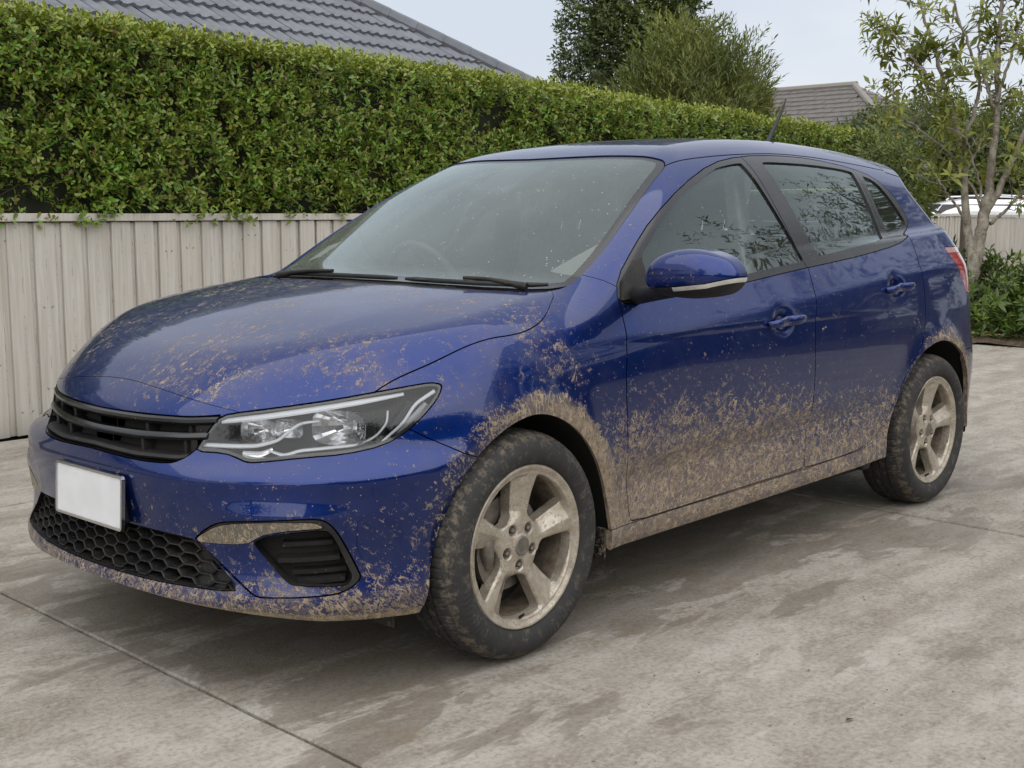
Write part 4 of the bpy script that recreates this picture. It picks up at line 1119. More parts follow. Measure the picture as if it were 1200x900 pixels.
def seat(a):
    b = MB(); b.box((1.0, a - .25, .48), (1.50, a + .25, .64), bevel=.06, seg=4); s0 = b.obj("front_seat", M_INT, CAR, 60)
    b = MB(); vs = b.box((-.06, -.24, 0), (.08, .24, .62), bevel=.055, seg=4)
    rot = Matrix.Translation((1.47, a, .60)) @ Matrix.Rotation(R(17), 4, 'Y')
    for v in vs:
        k = v.co.z / .62; v.co.y *= 1 - .22 * max(0, k - .5) * 1.4; v.co.x -= .035 * (v.co.y / .24) ** 2
        v.co = rot @ v.co
    b.obj("seat_back", M_INT, s0, 60)
    b = MB(); vs = b.box((-.045, -.135, .68), (.055, .135, .875), bevel=.045, seg=4)
    for v in vs: v.co = rot @ v.co
    b.obj("head_restraint", M_INT, s0, 60)
    b = MB()
    for d in (-.05, .05): b.tube([rot @ Vector((.005, d, .58)), rot @ Vector((.005, d, .72))], .006, 8)
    b.obj("restraint_post", M_CHROME, s0, 60)
seat(-.37); seat(.37)
b = MB(); b.box((1.98, -.66, .46), (2.45, .66, .62), bevel=.06, seg=4); rs = b.obj("rear_bench", M_INT, CAR, 60)
b = MB(); vs = b.box((-.07, -.64, 0), (.07, .64, .58), bevel=.055, seg=4); rot = Matrix.Translation((2.46, 0, .58)) @ Matrix.Rotation(R(20), 4, 'Y')
for v in vs: v.co = rot @ v.co
b.obj("bench_back", M_INT, rs, 60)
for a in (-.40, .40):
    b = MB(); vs = b.box((-.045, a - .13, .60), (.045, a + .13, .76), bevel=.04, seg=4)
    for v in vs: v.co = rot @ v.co
    b.obj("head_restraint", M_INT, rs, 60)
# sensor pod and rear-view mirror behind the top of the windscreen
b = MB(); pod = [on_ws(.80, .0), on_ws(.98, .0)]
vs = b.box((.76, -.10, 1.33), (.985, .10, 1.35), bevel=.008)
for v in vs:
    z = pt_top([(max(.6, v.co.x), abs(v.co.y))])[0][2]; v.co.z = z - .016 - (1.35 - v.co.z) * 2
b.obj("sensor_pod", M_DASH, CAR, 40)
b = MB(); b.box((.80, -.12, 1.275), (.83, .12, 1.345), bevel=.012, seg=3); b.obj("rear_view_mirror", M_DASH, CAR, 50)
for sg in (-1, 1):
    b = MB(); b.box((1.60, sg * .66, .40), (1.68, sg * .60, 1.45), bevel=.01); vs = b.b.verts
    for v in vs:
        k = (v.co.z - .9) / .55; v.co.y -= sg * .12 * max(0, k); v.co.x -= .06 * max(0, k)
    b.obj("centre_pillar_trim", M_HEAD, CAR)
    b = MB(); b.tube([(1.63, sg * .60, 1.32), (1.61, sg * .63, 1.0), (1.60, sg * .64, .6)], .018, 4); b.obj("seat_belt", M_INT, CAR)
# registration sticker inside the lower corner of the windscreen
b = MB()
q = [on_ws(x, a) - np.array([0, 0, .012]) for x, a in ((.40, .60), (.40, .52), (.49, .505), (.49, .585))]
b.b.faces.new([b.b.verts.new(v) for v in q]); b.obj("windscreen_sticker", M_PLATE, CAR)

# ---------------------------------------------------------------- surroundings
CAMP = np.array([-2.5631, -3.1925, 1.2649]); YAW = R(42.765); PIT = R(7.748); FPX = 1464.8
def spot(u, v, depth):
    """a point of the place given by where the photo shows it and its distance"""
    cp, sp = math.cos(PIT), math.sin(PIT); f = np.array([math.cos(YAW) * cp, math.sin(YAW) * cp, -sp]); r = np.array([math.sin(YAW), -math.cos(YAW), 0]); u_ = np.cross(r, f)
    d = f + (u - 600) / FPX * r - (v - 450) / FPX * u_; h = np.array([math.cos(YAW), math.sin(YAW), 0]); return CAMP + d * depth / (d @ h)
FD = np.array([.9907, .1361, 0.]); FN = np.array([-.1361, .9907, 0.]); F0 = np.array([.58, 3.67, 0.])
def fpt(s, d, z): return F0 + FD * s + FN * d + np.array([0, 0, z])

# --- ground
def soil_mat():
    t = NT("soil_and_grass"); c = t.coord(); n = t.noise(c, 3, 6, .65); n2 = t.noise(c, 40, 4, .6)
    return t.done(t.bsdf(base=t.mixc(t.step(n, .35, .65), (.055, .045, .030), (.05, .065, .025)), rough=1., normal=t.bump(n2, .6, .03)))
mesh_obj("ground", [(-300, -300, -.06), (300, -300, -.06), (300, 300, -.06), (-300, 300, -.06)], [(0, 1, 2, 3)], soil_mat(), kind="structure")
def concrete():
    t = NT("weathered_concrete"); c = t.coord(); x, y, z = t.xyz(c)
    a = t.noise(c, 1.1, 6, .62); b_ = t.noise(t.map(c, (.55, 2.6, 1), (0, 0, R(-8))), 1.6, 6, .62, .4)
    fine = t.noise(c, 62, 6, .74); grit = t.noise(c, 240, 3, .6); mid_n = t.noise(c, 9, 5, .68)
    col = t.mixc(t.step(b_, .32, .66), (.262, .234, .196), (.385, .354, .308))
    col = t.mixc(t.mul(t.step(a, .5, .72), .45), col, (.37, .345, .30))
    col = t.mixc(t.mul(t.step(mid_n, .42, .66), .42), col, (.19, .165, .128)); m3 = t.noise(t.map(c, (.6, 1.5, 1), (0, 0, R(10))), 4.2, 6, .7, .3); col = t.mixc(t.mul(t.step(m3, .54, .60), .40), col, (.17, .145, .11)); col = t.mixc(t.mul(t.step(m3, .45, .36), .45), col, (.44, .415, .37))
    col = t.mixc(t.mul(t.step(fine, .49, .62), .32), col, (.46, .43, .385)); col = t.mixc(t.mul(t.step(fine, .50, .38), .38), col, (.13, .112, .088))
    # damp run-off from the wash: irregular dark patches that trail away from the car, stretched along it
    w = t.noise(t.map(c, (.75, 2.1, 1), (0, 0, R(6)), (.35, .2, 0)), 1.75, 7, .64, .5)
    near = t.mul(t.step(y, -2.35, -1.05), t.mul(t.step(y, 1.6, .9), t.mul(t.step(x, -2.0, -.6), t.step(x, 4.6, 2.6))))
    under = t.mul(t.step(y, -1.25, -.85), t.mul(t.step(x, -1.05, -.6), t.step(x, 3.9, 3.2)))
    th = t.sub(t.sub(.67, t.mul(near, .105)), t.mul(under, .11))
    wet = t.mul(t.step(t.add(t.sub(w, th), t.mul(t.sub(fine, .5), .05)), -.006, .022), t.mixf(near, .35, .85))
    col = t.mixc(t.mul(wet, .58), col, (.115, .093, .068))
    mud = t.mul(t.step(t.add(t.noise(c, 5.5, 5, .65), t.mul(under, .10)), .62, .70), t.mul(near, .35)); col = t.mixc(mud, col, (.20, .155, .10))
    spk = t.step(t.vor(c, 28), .10, .05); sr = t.xyz(t.vor(c, 28, out='Color'))[0]
    col = t.mixc(t.mul(spk, t.step(sr, .86, .9)), col, (.07, .06, .05))
    rough = t.mixf(wet, .90, .58)
    h = t.add(t.add(t.mul(fine, .6), t.mul(grit, .5)), t.mul(mid_n, .5))
    return t.done(t.bsdf(base=col, rough=rough, spec=.35, normal=t.bump(h, .75, .008)))
M_CONC = concrete()
drive = mesh_obj("driveway", [(-14, -16, -.03), (9.4, -16, -.03), (9.4, 3.62, -.03), (-14, 3.62, -.03)], [(0, 1, 2, 3)], plain("joint_dirt", (.022, .018, .013), 1.), kind="structure")
JG = [.0068] * 5 + [.013, .0068]
def jx(k, y): return [-13.9, -10.2, -7.05, -3.90, -.757 + .026 * y, 2.42 + .042 * y, 9.45 - .0 * y][k]
rows = [(-15.9, -9.4), (-9.4, -3.9), (-3.9, 2.055), (2.055, 3.60)]
g = .0068
for k in range(6):
    for (y0, y1) in rows:
        far = k == 5
        P = []; 
        rng = random.Random(k * 10 + int(y0 * 3))
        def edge(ax, ay, bx, by, n):
            for i in range(n):
                q = i / n; j = rng.gauss(0, .0011) if 0 < i else 0; P.append((ax + (bx - ax) * q + j, ay + (by - ay) * q + j))
        a0, a1, b0, b1 = jx(k, y0), jx(k, y1), jx(k + 1, y0), jx(k + 1, y1)
        m = 60 if (k in (3, 4, 5) and y0 > -9.4) else 6
        ga, gb = JG[k], JG[k + 1]; edge(a0 + ga, y0 + g, b0 - gb, y0 + g, m); edge(b0 - gb, y0 + g, b1 - gb, y1 - g, m); edge(b1 - gb, y1 - g, a1 + ga, y1 - g, m); edge(a1 + ga, y1 - g, a0 + ga, y0 + g, m)
        P = np.array(P); n = len(P); cen = P.mean(0); q = P - cen; L_ = np.linalg.norm(q, axis=1, keepdims=True); I = P - q / L_ * .005
        V = np.concatenate([np.c_[P, np.full(n, -.04)], np.c_[P, np.full(n, -.006)], np.c_[I, np.zeros(n)]])
        F = [(i, (i + 1) % n, n + (i + 1) % n, n + i) for i in range(n)] + [(n + i, n + (i + 1) % n, 2 * n + (i + 1) % n, 2 * n + i) for i in range(n)] + [tuple(range(2 * n, 3 * n))]
        mesh_obj("concrete_slab", V, F, M_CONC, drive)
# --- planting bed at the end of the driveway
t = NT("bark_mulch"); c = t.coord(); n = t.noise(c, 18, 5, .7); v = t.vor(c, 32)
M_MULCH = t.done(t.bsdf(base=t.mixc(t.step(n, .35, .65), (.045, .030, .018), (.17, .12, .075)), rough=1., normal=t.bump(t.add(n, v), 1., .03)))
V = []; F = []; nx, ny = 40, 80
for i in range(nx + 1):
    for j in range(ny + 1):
        x = 9.47 + i * .28; y = -10 + j * .22; V.append((x, y, .012 + .06 * min(1, i / 2) + random.uniform(-.012, .018)))
for i in range(nx):
    for j in range(ny): a = i * (ny + 1) + j; F.append((a, a + ny + 1, a + ny + 2, a + 1))
mesh_obj("garden_bed", V, F, M_MULCH, kind="structure")

# --- foliage kit
def leaf_mat(name, trans=.22, rough=.42):
    t = NT(name); a = t.n('ShaderNodeAttribute', attribute_name='tint'); c = t.coord()
    n = t.noise(c, 60, 3, .6); col = t.mixc(t.mul(n, .35), a.outputs['Color'], (.02, .035, .008))
    p = t.bsdf(base=col, rough=rough, spec=.5); tl = t.n('ShaderNodeBsdfTranslucent', {'Color': t.mixc(.5, col, (.16, .22, .02))})
    return t.done(t.mixs(trans, p, tl.outputs[0]))
M_LEAF = leaf_mat("glossy_leaf", .22, .34); M_LEAF2 = leaf_mat("soft_leaf", .3, .55)
M_TWIG = plain("twig_bark", (.10, .075, .05), .9)
def nrm(a): return a / np.maximum(np.linalg.norm(a, axis=-1, keepdims=True), 1e-9)
def leaf_arrays(P, D, Nn, Ln, Wd, droop=.15, fold=.22):
    """P base, D direction, Nn upper side; returns vertices (n,5,3) of pointed folded leaves"""
    D = nrm(D); Sd = nrm(np.cross(D, Nn)); U = np.cross(Sd, D); Ln = Ln[:, None]; Wd = Wd[:, None]
    mid_ = P + D * Ln * .55 - U * Wd * fold + U * Ln * 0; a = P + D * Ln * .52 + Sd * Wd * .5; b = P + D * Ln * .52 - Sd * Wd * .5
    tip = P + D * Ln - U * Ln * droop
    return np.stack([P, a, tip, b, mid_], 1)
LF = np.array([[0, 4, 1], [1, 4, 2], [0, 3, 4], [3, 2, 4]])
def leaf_arrays7(P, D, Nn, Ln, Wd, droop=.12, fold=.20):
    """blunt oval leaf, 7 points"""
    D = nrm(D); Sd = nrm(np.cross(D, Nn)); U = np.cross(Sd, D); Ln = Ln[:, None]; Wd = Wd[:, None]
    q = lambda l, w, d: P + D * Ln * l + Sd * Wd * w - U * Ln * d
    return np.stack([P, q(.42, .40, .0), q(1., 0, droop), q(.42, -.40, .0), q(.62, 0, .03) - U * Wd * fold, q(.80, .46, droop * .55), q(.80, -.46, droop * .55)], 1)
LF7 = np.array([[0, 4, 1], [1, 4, 5], [5, 4, 2], [0, 3, 4], [3, 6, 4], [6, 2, 4]])
def leaf_mesh(name, A, tint, mat, parent=None, kind="stuff"):
    n, k = A.shape[:2]; V = A.reshape(-1, 3); T = ((LF if k == 5 else LF7)[None] + k * np.arange(n)[:, None, None]).reshape(-1, 3)
    o = mesh_obj(name, V, T, mat, parent, kind=kind)
    at = o.data.color_attributes.new('tint', 'FLOAT_COLOR', 'POINT'); col = np.ones((n, k, 4), np.float32); col[:, :, :3] = tint[:, None, :]
    at.data.foreach_set('color', col.ravel()); return o
def leaf_objects(name, A, tint, mat, parent, groups=6):
    """single leaves as parts; a few shared meshes by tint and bend, placed by matrix"""
    L0 = np.linalg.norm(A[:, 2] - A[:, 0], axis=1); order = np.argsort(tint.sum(1)); meshes = {}
    for g_, idx in enumerate(np.array_split(order, groups)):
        ref = idx[len(idx) // 2]
        for i in idx:
            X = nrm(A[i, 2] - A[i, 0]); Y = nrm(A[i, 1] - A[i, 3]); Z = nrm(np.cross(X, Y)); Y = np.cross(Z, X)
            if g_ not in meshes:
                r = A[ref]; X0 = nrm(r[2] - r[0]); Y0 = nrm(r[1] - r[3]); Z0 = nrm(np.cross(X0, Y0)); Y0 = np.cross(Z0, X0); B0 = np.stack([X0, Y0, Z0])
                V = (r - r[0]) @ B0.T / np.linalg.norm(r[2] - r[0]); me = mesh_raw(name, V, LF if A.shape[1] == 5 else LF7, mat)
                at = me.color_attributes.new('tint', 'FLOAT_COLOR', 'POINT'); at.data.foreach_set('color', np.tile(np.r_[tint[ref], 1.], A.shape[1]).astype(np.float32)); meshes[g_] = me
            o = bpy.data.objects.new(name, meshes[g_]); M_ = Matrix(((X[0] * L0[i], Y[0] * L0[i], Z[0] * L0[i], A[i, 0, 0]), (X[1] * L0[i], Y[1] * L0[i], Z[1] * L0[i], A[i, 0, 1]), (X[2] * L0[i], Y[2] * L0[i], Z[2] * L0[i], A[i, 0, 2]), (0, 0, 0, 1)))
            link(o, parent); o.matrix_local = M_
def shoots(P, D, nl, step, spread, Ln, Wd, rng, size=None, whorl=False, droop=.15, la=leaf_arrays):
    """leaves set around short shoots: P,D (m,3)"""
    m = len(P); D = nrm(D); ref = np.where(np.abs(D[:, 2:3]) < .9, np.array([[0, 0, 1.]]), np.array([[1., 0, 0]])); A_ = nrm(np.cross(D, ref)); B_ = np.cross(D, A_)
    size = np.ones(m) if size is None else size
    out = []; sh = []
    for k in range(nl):
        ang = 2.4 * k + rng.uniform(0, 6.28, m) * (.25 if k else 1) ; ang = ang if k else ang; h = (k / max(nl - 1, 1)); 
        rad = np.cos(ang)[:, None] * A_ + np.sin(ang)[:, None] * B_
        sp = spread * (1.15 - .65 * h) + rng.normal(0, .12, m)
        d = nrm(D * np.cos(sp)[:, None] + rad * np.sin(sp)[:, None]); p = P + D * (step * nl * (h if not whorl else .75 + .25 * h) * size)[:, None]
        up = nrm(D * np.sin(sp)[:, None] - rad * np.cos(sp)[:, None] + np.array([0, 0, .5]))
        sc = size * rng.uniform(.72, 1.15, m) * (1 - .25 * h)
        out.append(la(p, d, up, Ln * sc, Wd * sc * rng.uniform(.85, 1.15, m), droop)); sh.append(np.full(m, h))
    return np.concatenate(out), np.concatenate(sh)
def vnoise(P, f, seed=0):
    """cheap smooth noise from summed sines"""
    r = np.random.RandomState(seed); o = np.zeros(len(P))
    for k in range(7):
        w = nrm(r.normal(size=3)) * f * r.uniform(.6, 1.7); o += np.sin(P @ w + r.uniform(0, 6.28))
    return o / 3.2

# --- fence: boards in two layers under a rail
def wood():
    t = NT("pale_weathered_wood"); c = t.coord(); oi = t.n('ShaderNodeObjectInfo'); rn = oi.outputs['Random']
    off = t.comb(t.mul(rn, 37.), t.mul(rn, 91.), t.mul(rn, 53.)); v = t.n('ShaderNodeVectorMath', {0: c, 1: off}, operation='ADD').outputs[0]
    x, y, z = t.xyz(c)
    gr = t.noise(t.map(v, (42, 42, 1.6)), 1., 5, .65, .6); bl = t.noise(t.map(v, (3, 3, 2.2)), 1., 4, .6)
    col = t.mixc(t.step(gr, .30, .70), (.42, .388, .342), (.56, .53, .482))
    col = t.mixc(t.mul(t.step(bl, .46, .70), .55), col, (.46, .42, .355))
    col = t.mixc(t.mul(rn, .30), col, (.43, .40, .35))
    # knots in pairs and a split down the heart of the board
    kz = t.add(z, t.mul(rn, 3.)); cell = t.math('FRACT', t.mul(kz, 2.1)); dz = t.mul(t.sub(cell, .5), .476)
    ax = t.sub(t.math('ABSOLUTE', x), t.mixf(rn, .022, .034)); dz2 = t.add(dz, t.mul(ax, -.5))
    kd = t.math('SQRT', t.add(t.mul(ax, ax), t.mul(t.mul(dz2, 1.6), t.mul(dz2, 1.6))))
    kn = t.mul(t.step(t.add(kd, t.mul(t.sub(gr, .5), .008)), .0125, .005), t.step(t.noise(t.comb(rn, t.math('FLOOR', t.mul(kz, 2.1)), 0.), 9.3, 0), .46, .5))
    col = t.mixc(t.mul(kn, .75), col, (.15, .115, .08))
    sp = t.math('ABSOLUTE', t.add(t.sub(x, t.mul(t.sub(rn, .5), .03)), t.mul(t.sub(t.noise(t.map(v, (0, 0, 4)), 1., 3), .5), .02)))
    cr = t.mul(t.step(sp, .0016, .0006), t.step(t.noise(t.map(v, (0, 0, 9)), 1., 3, .7), .50, .56)); col = t.mixc(t.mul(cr, .8), col, (.10, .08, .06))
    col = t.mixc(t.mul(t.step(t.add(z, t.mul(bl, .25)), .30, .06), .5), col, (.22, .19, .145))
    return t.done(t.bsdf(base=col, rough=.85, spec=.25, normal=t.bump(t.sub(gr, t.mul(cr, .8)), .35, .004)))
M_WOOD = wood()
def board_me(w, h, th, b=.003):
    m = MB(); m.box((-w / 2, -th / 2, 0), (w / 2, th / 2, h), bevel=b, seg=1); return m.mesh("board", M_WOOD)
def fence(root, p0, dr, nn, s0, s1, pitch, wid, h, back=True, seed=3):
    rng = random.Random(seed); az = math.atan2(dr[1], dr[0])
    b1 = board_me(wid, h - .05, .018); b2 = board_me(pitch - wid + .05, h - .055, .016) if back else None
    n = int((s1 - s0) / pitch)
    for i in range(n):
        s = s0 + i * pitch + rng.gauss(0, .003); q = p0 + dr * s
        o = link(bpy.data.objects.new("board", b1), root); o.location = q + nn * rng.gauss(0, .0015); o.rotation_euler = (rng.gauss(0, .0025), rng.gauss(0, .002), az + rng.gauss(0, .008)); o.scale = (1 + rng.gauss(0, .01), 1, 1 + rng.gauss(0, .002))
        if back:
            o = link(bpy.data.objects.new("batten", b2), root); q = p0 + dr * (s + pitch / 2) + nn * .0195; o.location = q; o.rotation_euler = (0, 0, az + rng.gauss(0, .004))
    for i in range(int((s1 - s0) / 2.4) + 1):
        a = s0 - pitch / 2 + i * 2.4; e = min(a + 2.396, s1 - pitch / 2)
        if e - a < .1: continue
        m = MB(); rot = Matrix.Rotation(az, 3, 'Z'); c_ = p0 + dr * ((a + e) / 2) + nn * .012; L_ = (e - a) / 2
        m.box((c_[0] - L_, c_[1] - .042, h - .046), (c_[0] + L_, c_[1] + .042, h), rot=rot, bevel=.003, seg=1); m.obj("cap_rail", M_WOOD, root)
fen = tag(empty("board_fence", (0, 0, 0)), "long pale weathered board fence running behind the blue car under the hedge", "fence")
fence(fen, F0, FD, FN, -1.6, 19.3, .178, .138, 1.268)
f2d = nrm(np.array([.30, -.95, 0.])); f2n = np.array([.95, .30, 0.])
fen2 = tag(empty("panel_fence", (0, 0, 0)), "plain grey board fence panels behind the tree trunk at the far right", "fence")
fence(fen2, fpt(19.55, .35, 0), f2d, f2n, 0.12, 6.0, .30, .294, 1.255, False, 5)
m = MB(); c_ = fpt(19.45, .14, 0); m.box((c_[0] - .05, c_[1] - .16, 0), (c_[0] + .05, c_[1] + .10, 1.235), bevel=.006, seg=1); m.obj("corner_post", plain("dark_post_wood", (.10, .085, .065), .9), fen2)

# --- clipped hedge behind the fence
rng = np.random.RandomState(11)
hedge = tag(empty("clipped_hedge", (0, 0, 0)), "long clipped hedge of small glossy green leaves with yellow-green tops, growing over the fence", "hedge")
HT = 2.40
def hedge_face(n, s0, s1):
    s = rng.uniform(s0, s1, n); z = 1.20 + (HT - 1.19) * rng.uniform(0, 1, n); dp = rng.uniform(0, 1, n) ** 1.6 * .20
    P0 = np.stack([s, z * 1.0, np.zeros(n)], 1); hol = vnoise(P0, 9., 4) + .6 * vnoise(P0, 23., 5)
    d = -.045 + dp + .05 * np.clip(-hol, 0, 2) + .025 * vnoise(P0, 3., 6) + .03 * np.clip((z - (HT - .10)) / .10, 0, 1) ** 2
    keep = rng.uniform(0, 1, n) > .50 * np.clip(-hol - .15, 0, 1.2); s, z, d = s[keep], z[keep], d[keep]
    keep = ~((z < 1.29) & (rng.uniform(0, 1, len(z)) > .5 + .5 * np.sin(s * 9 + 2 * np.sin(s * 2.3)))); s, z, d = s[keep], z[keep], d[keep]
    P = F0 + s[:, None] * FD + d[:, None] * FN; P[:, 2] = z; D = -FN * rng.uniform(.25, 1., (len(s), 1)) + np.array([0, 0, 1]) * rng.uniform(.0, 1.1, (len(s), 1)) + FD * rng.normal(0, .45, (len(s), 1))
    return P, D, np.clip((z - (HT - .16)) / .16, 0, 1), d
def hedge_top(n, s0, s1):
    s = rng.uniform(s0, s1, n); d = rng.uniform(-.02, .95, n) * rng.uniform(.3, 1, n); P = F0 + s[:, None] * FD + d[:, None] * FN
    P[:, 2] = HT - .05 + rng.uniform(-.03, .05, n) + .02 * vnoise(P, 4., 8)
    return P, np.array([0, 0, 1.]) + rng.normal(0, .38, (n, 3)) * (1, 1, .3), np.full(n, 1.), d * 0
PP = []
for s0, s1, dens in ((-1.8, 2.5, 1120), (2.5, 5.5, 800), (5.5, 9.5, 520), (9.5, 14.2, 340)):
    PP.append((*hedge_face(int((s1 - s0) * 1.2 * dens), s0, s1), np.full(0, 0), np.interp((s0 + s1) / 2, [0, 4, 8, 12], [1, 1.1, 1.25, 1.4])))
    PP.append((*hedge_top(int((s1 - s0) * .8 * dens * .55), s0, s1), np.full(0, 0), np.interp((s0 + s1) / 2, [0, 4, 8, 12], [1, 1.1, 1.25, 1.4])))
A_all = []; T_all = []
for P, D, top, d, _, sz in PP:
    A, h = shoots(P, D, 6, .0095, 1.05, .048, .0225, rng, np.full(len(P), sz) * rng.uniform(.8, 1.2, len(P)), la=leaf_arrays7)
    k = len(P); tp = np.tile(top, 6); age = np.clip(tp * (.35 + .65 * rng.uniform(0, 1, 6 * k)) + .16 * np.repeat(0, 1) + np.tile(rng.uniform(-.1, .30, k), 6) * (.4 + h), 0, 1)
    old = np.stack([rng.uniform(.125, .260, 6 * k), rng.uniform(.195, .36, 6 * k), rng.uniform(.026, .054, 6 * k)], 1); new = np.array([.33, .36, .045])
    c_ = old + (new - old) * age[:, None]; br = rng.uniform(0, 1, 6 * k) < .006; c_[br] = (.20, .10, .035)
    A_all.append(A); T_all.append(c_)
A = np.concatenate(A_all); Tt = np.concatenate(T_all)
# the 300 leaves that show largest are parts of their own
outer = -((A[:, 0] - F0) @ FN); dist = np.linalg.norm(A[:, 0] - CAMP, axis=1)
sc_ = np.where((outer > .055) & (((A[:, 0] - F0) @ FD) > -.2) & (A[:, 2, 2] < HT + .02), dist, 99); pick_ = np.argsort(sc_)[:300]
leaf_objects("leaf", A[pick_], Tt[pick_], M_LEAF, hedge)
msk = np.ones(len(A), bool); msk[pick_] = False
leaf_mesh("foliage", A[msk], Tt[msk], M_LEAF, hedge)
# woody inside
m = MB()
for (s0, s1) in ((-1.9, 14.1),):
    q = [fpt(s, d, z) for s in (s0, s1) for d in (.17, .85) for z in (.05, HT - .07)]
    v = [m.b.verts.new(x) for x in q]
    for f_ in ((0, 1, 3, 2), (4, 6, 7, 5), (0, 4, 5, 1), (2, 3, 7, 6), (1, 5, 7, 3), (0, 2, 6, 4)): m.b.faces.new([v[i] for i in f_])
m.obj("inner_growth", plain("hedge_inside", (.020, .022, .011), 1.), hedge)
m = MB(); r_ = random.Random(3)
for i in range(420):
    s = r_.uniform(-1.5, 9) ; z = r_.uniform(1.1, 2.2); a = fpt(s, .24, z); e = fpt(s + r_.gauss(0, .10), r_.uniform(-.0, .06), z + r_.uniform(.02, .20)); m.tube([a, (a + e) / 2 + np.array([0, 0, .01]), e], [.004, .003, .0018], 4, False)
m.obj("twigs", M_TWIG, hedge, kind="stuff")

# --- houses
def tile_mat(name, a, b_, rn_s=.5):
    t = NT(name); c = t.coord(); rn = t.n('ShaderNodeObjectInfo').outputs['Random']; n = t.noise(c, 5, 5, .65); n2 = t.noise(c, 60, 4, .6)
    col = t.mixc(t.step(n, .3, .7), a, b_); col = t.mixc(t.mul(rn, rn_s), col, tuple(x * .7 for x in a)); col = t.mixc(t.mul(t.step(n2, .6, .72), .4), col, (.20, .20, .17))
    return t.done(t.bsdf(base=col, rough=.62, normal=t.bump(n2, .2, .004)))
M_TILE = tile_mat("grey_concrete_tile", (.105, .112, .130), (.155, .163, .182)); M_TILE2 = tile_mat("brown_grey_tile", (.12, .108, .098), (.17, .155, .14))
M_WALL = plain("pale_render", (.52, .49, .44), .9, bump=.3, bscale=60)
house = tag(empty("tiled_house", (0, 0, 0)), "neighbouring house with a hipped dark grey tiled roof rising above the hedge at left", "house")
HC_ = spot(640, 112, 16.); hz = HC_[2]; RP = math.tan(R(32)); HD_ = 4.5          # eave corner, pitch, half depth of the roof
def hp(k, u, w=0.): return HC_ - FD * k + FN * u + np.array([0, 0, u * RP + w])    # k along the eave to the left, u in plan up the slope
LEN = 22.
m = MB()
v = [m.b.verts.new(x) for x in (hp(0, 0, -.05), hp(LEN, 0, -.05), hp(LEN, HD_, -.05), hp(HD_, HD_, -.05))]; m.b.faces.new(v)
v2 = [m.b.verts.new(x) for x in (HC_ + FN * 2 * HD_ + np.array([0, 0, -.05]), HC_ - FD * LEN + FN * 2 * HD_ + np.array([0, 0, -.05]))]; m.b.faces.new((v[0], v[3], v2[0])); m.b.faces.new((v2[0], v[3], v[2], v2[1])); m.b.faces.new((v[1], v2[1], v[2]))
roof_o = m.obj("roof", M_TILE, house)
m = MB(); q0 = HC_ + (-FD * .5 + FN * .5); q1 = HC_ - FD * (LEN - .5) + FN * .5; q2 = q1 + FN * (2 * HD_ - 1); q3 = q0 + FN * (2 * HD_ - 1)
lo = [m.b.verts.new((p[0], p[1], 0)) for p in (q0, q1, q2, q3)]; hi = [m.b.verts.new((p[0], p[1], hz - .04)) for p in (q0, q1, q2, q3)]
for i in range(4): m.b.faces.new((lo[i], lo[(i + 1) % 4], hi[(i + 1) % 4], hi[i]))
m.b.faces.new(hi); m.obj("wall", M_WALL, house)
m = MB(); m.tube([hp(-.05, -.06, -.05), hp(LEN + .05, -.06, -.05)], .06, 8); m.obj("gutter", plain("grey_gutter", (.12, .12, .13), .5), house)
TW, TE = .30, .335
def tile_me(w, e, lap):
    n = 12; V = []
    for j, (uu, zz) in enumerate(((-.03, .048), (e + lap - .03, .012))):
        for i in range(n + 1):
            x = w * (i / n); V.append((x, uu, zz + .016 * max(-.3, math.sin(2 * math.pi * 2 * i / n + .6))))
    for i in range(n + 1): V.append((w * i / n, -.03, V[i][2] - .040))
    F = [(i, i + 1, n + 2 + i, n + 1 + i) for i in range(n)] + [(2 * n + 2 + i, 2 * n + 3 + i, i + 1, i) for i in range(n)]
    return np.array(V), F
Vt, Ft = tile_me(TW * .985, TE, .05); me_t = mesh_raw("roof_tile", Vt, Ft, M_TILE, False)
ca = math.cos(math.atan(RP)); az = math.atan2(-FD[1], -FD[0]); tiles = []
rotT = Matrix(((-FD[0], FN[0] * ca, 0, 0), (-FD[1], FN[1] * ca, 0, 0), (0, RP * ca, 0, 0), (0, 0, 0, 1))); Xa = Vector(-FD); Ya = Vector((FN[0] * ca, FN[1] * ca, math.sin(math.atan(RP)))); Za = -Xa.cross(Ya)
RT = Matrix((( Xa[0], Ya[0], Za[0]), (Xa[1], Ya[1], Za[1]), (Xa[2], Ya[2], Za[2])))
cpv = lambda P: (lambda d: (600 + FPX * (d @ np.array([math.sin(YAW), -math.cos(YAW), 0])) / (d @ np.array([math.cos(YAW) * math.cos(PIT), math.sin(YAW) * math.cos(PIT), -math.sin(PIT)])), 0))(P - CAMP)
for j in range(int(HD_ / ca / TE)):
    u = j * TE * ca
    for i in range(int((LEN - 2 * u) / TW)):
        k = u + .05 + i * TW + (TW / 2 if j % 2 else 0)
        if k + TW > LEN - u: continue
        tiles.append((np.linalg.norm(hp(k, u) - CAMP), j, hp(k, u)))
def vis_tile(p):
    d = p - CAMP; cp, sp = math.cos(PIT), math.sin(PIT); f = np.array([math.cos(YAW) * cp, math.sin(YAW) * cp, -sp]); r = np.array([math.sin(YAW), -math.cos(YAW), 0]); u_ = np.cross(r, f)
    x = 600 + FPX * (d @ r) / (d @ f); y = 450 - FPX * (d @ u_) / (d @ f); return -30 < x < 620 and -25 < y < 12 + .148 * x
tiles.sort(key=lambda q: (not vis_tile(q[2]), q[0])); RM = RT.to_4x4(); rr_ = random.Random(4)
stV = []; stF = []
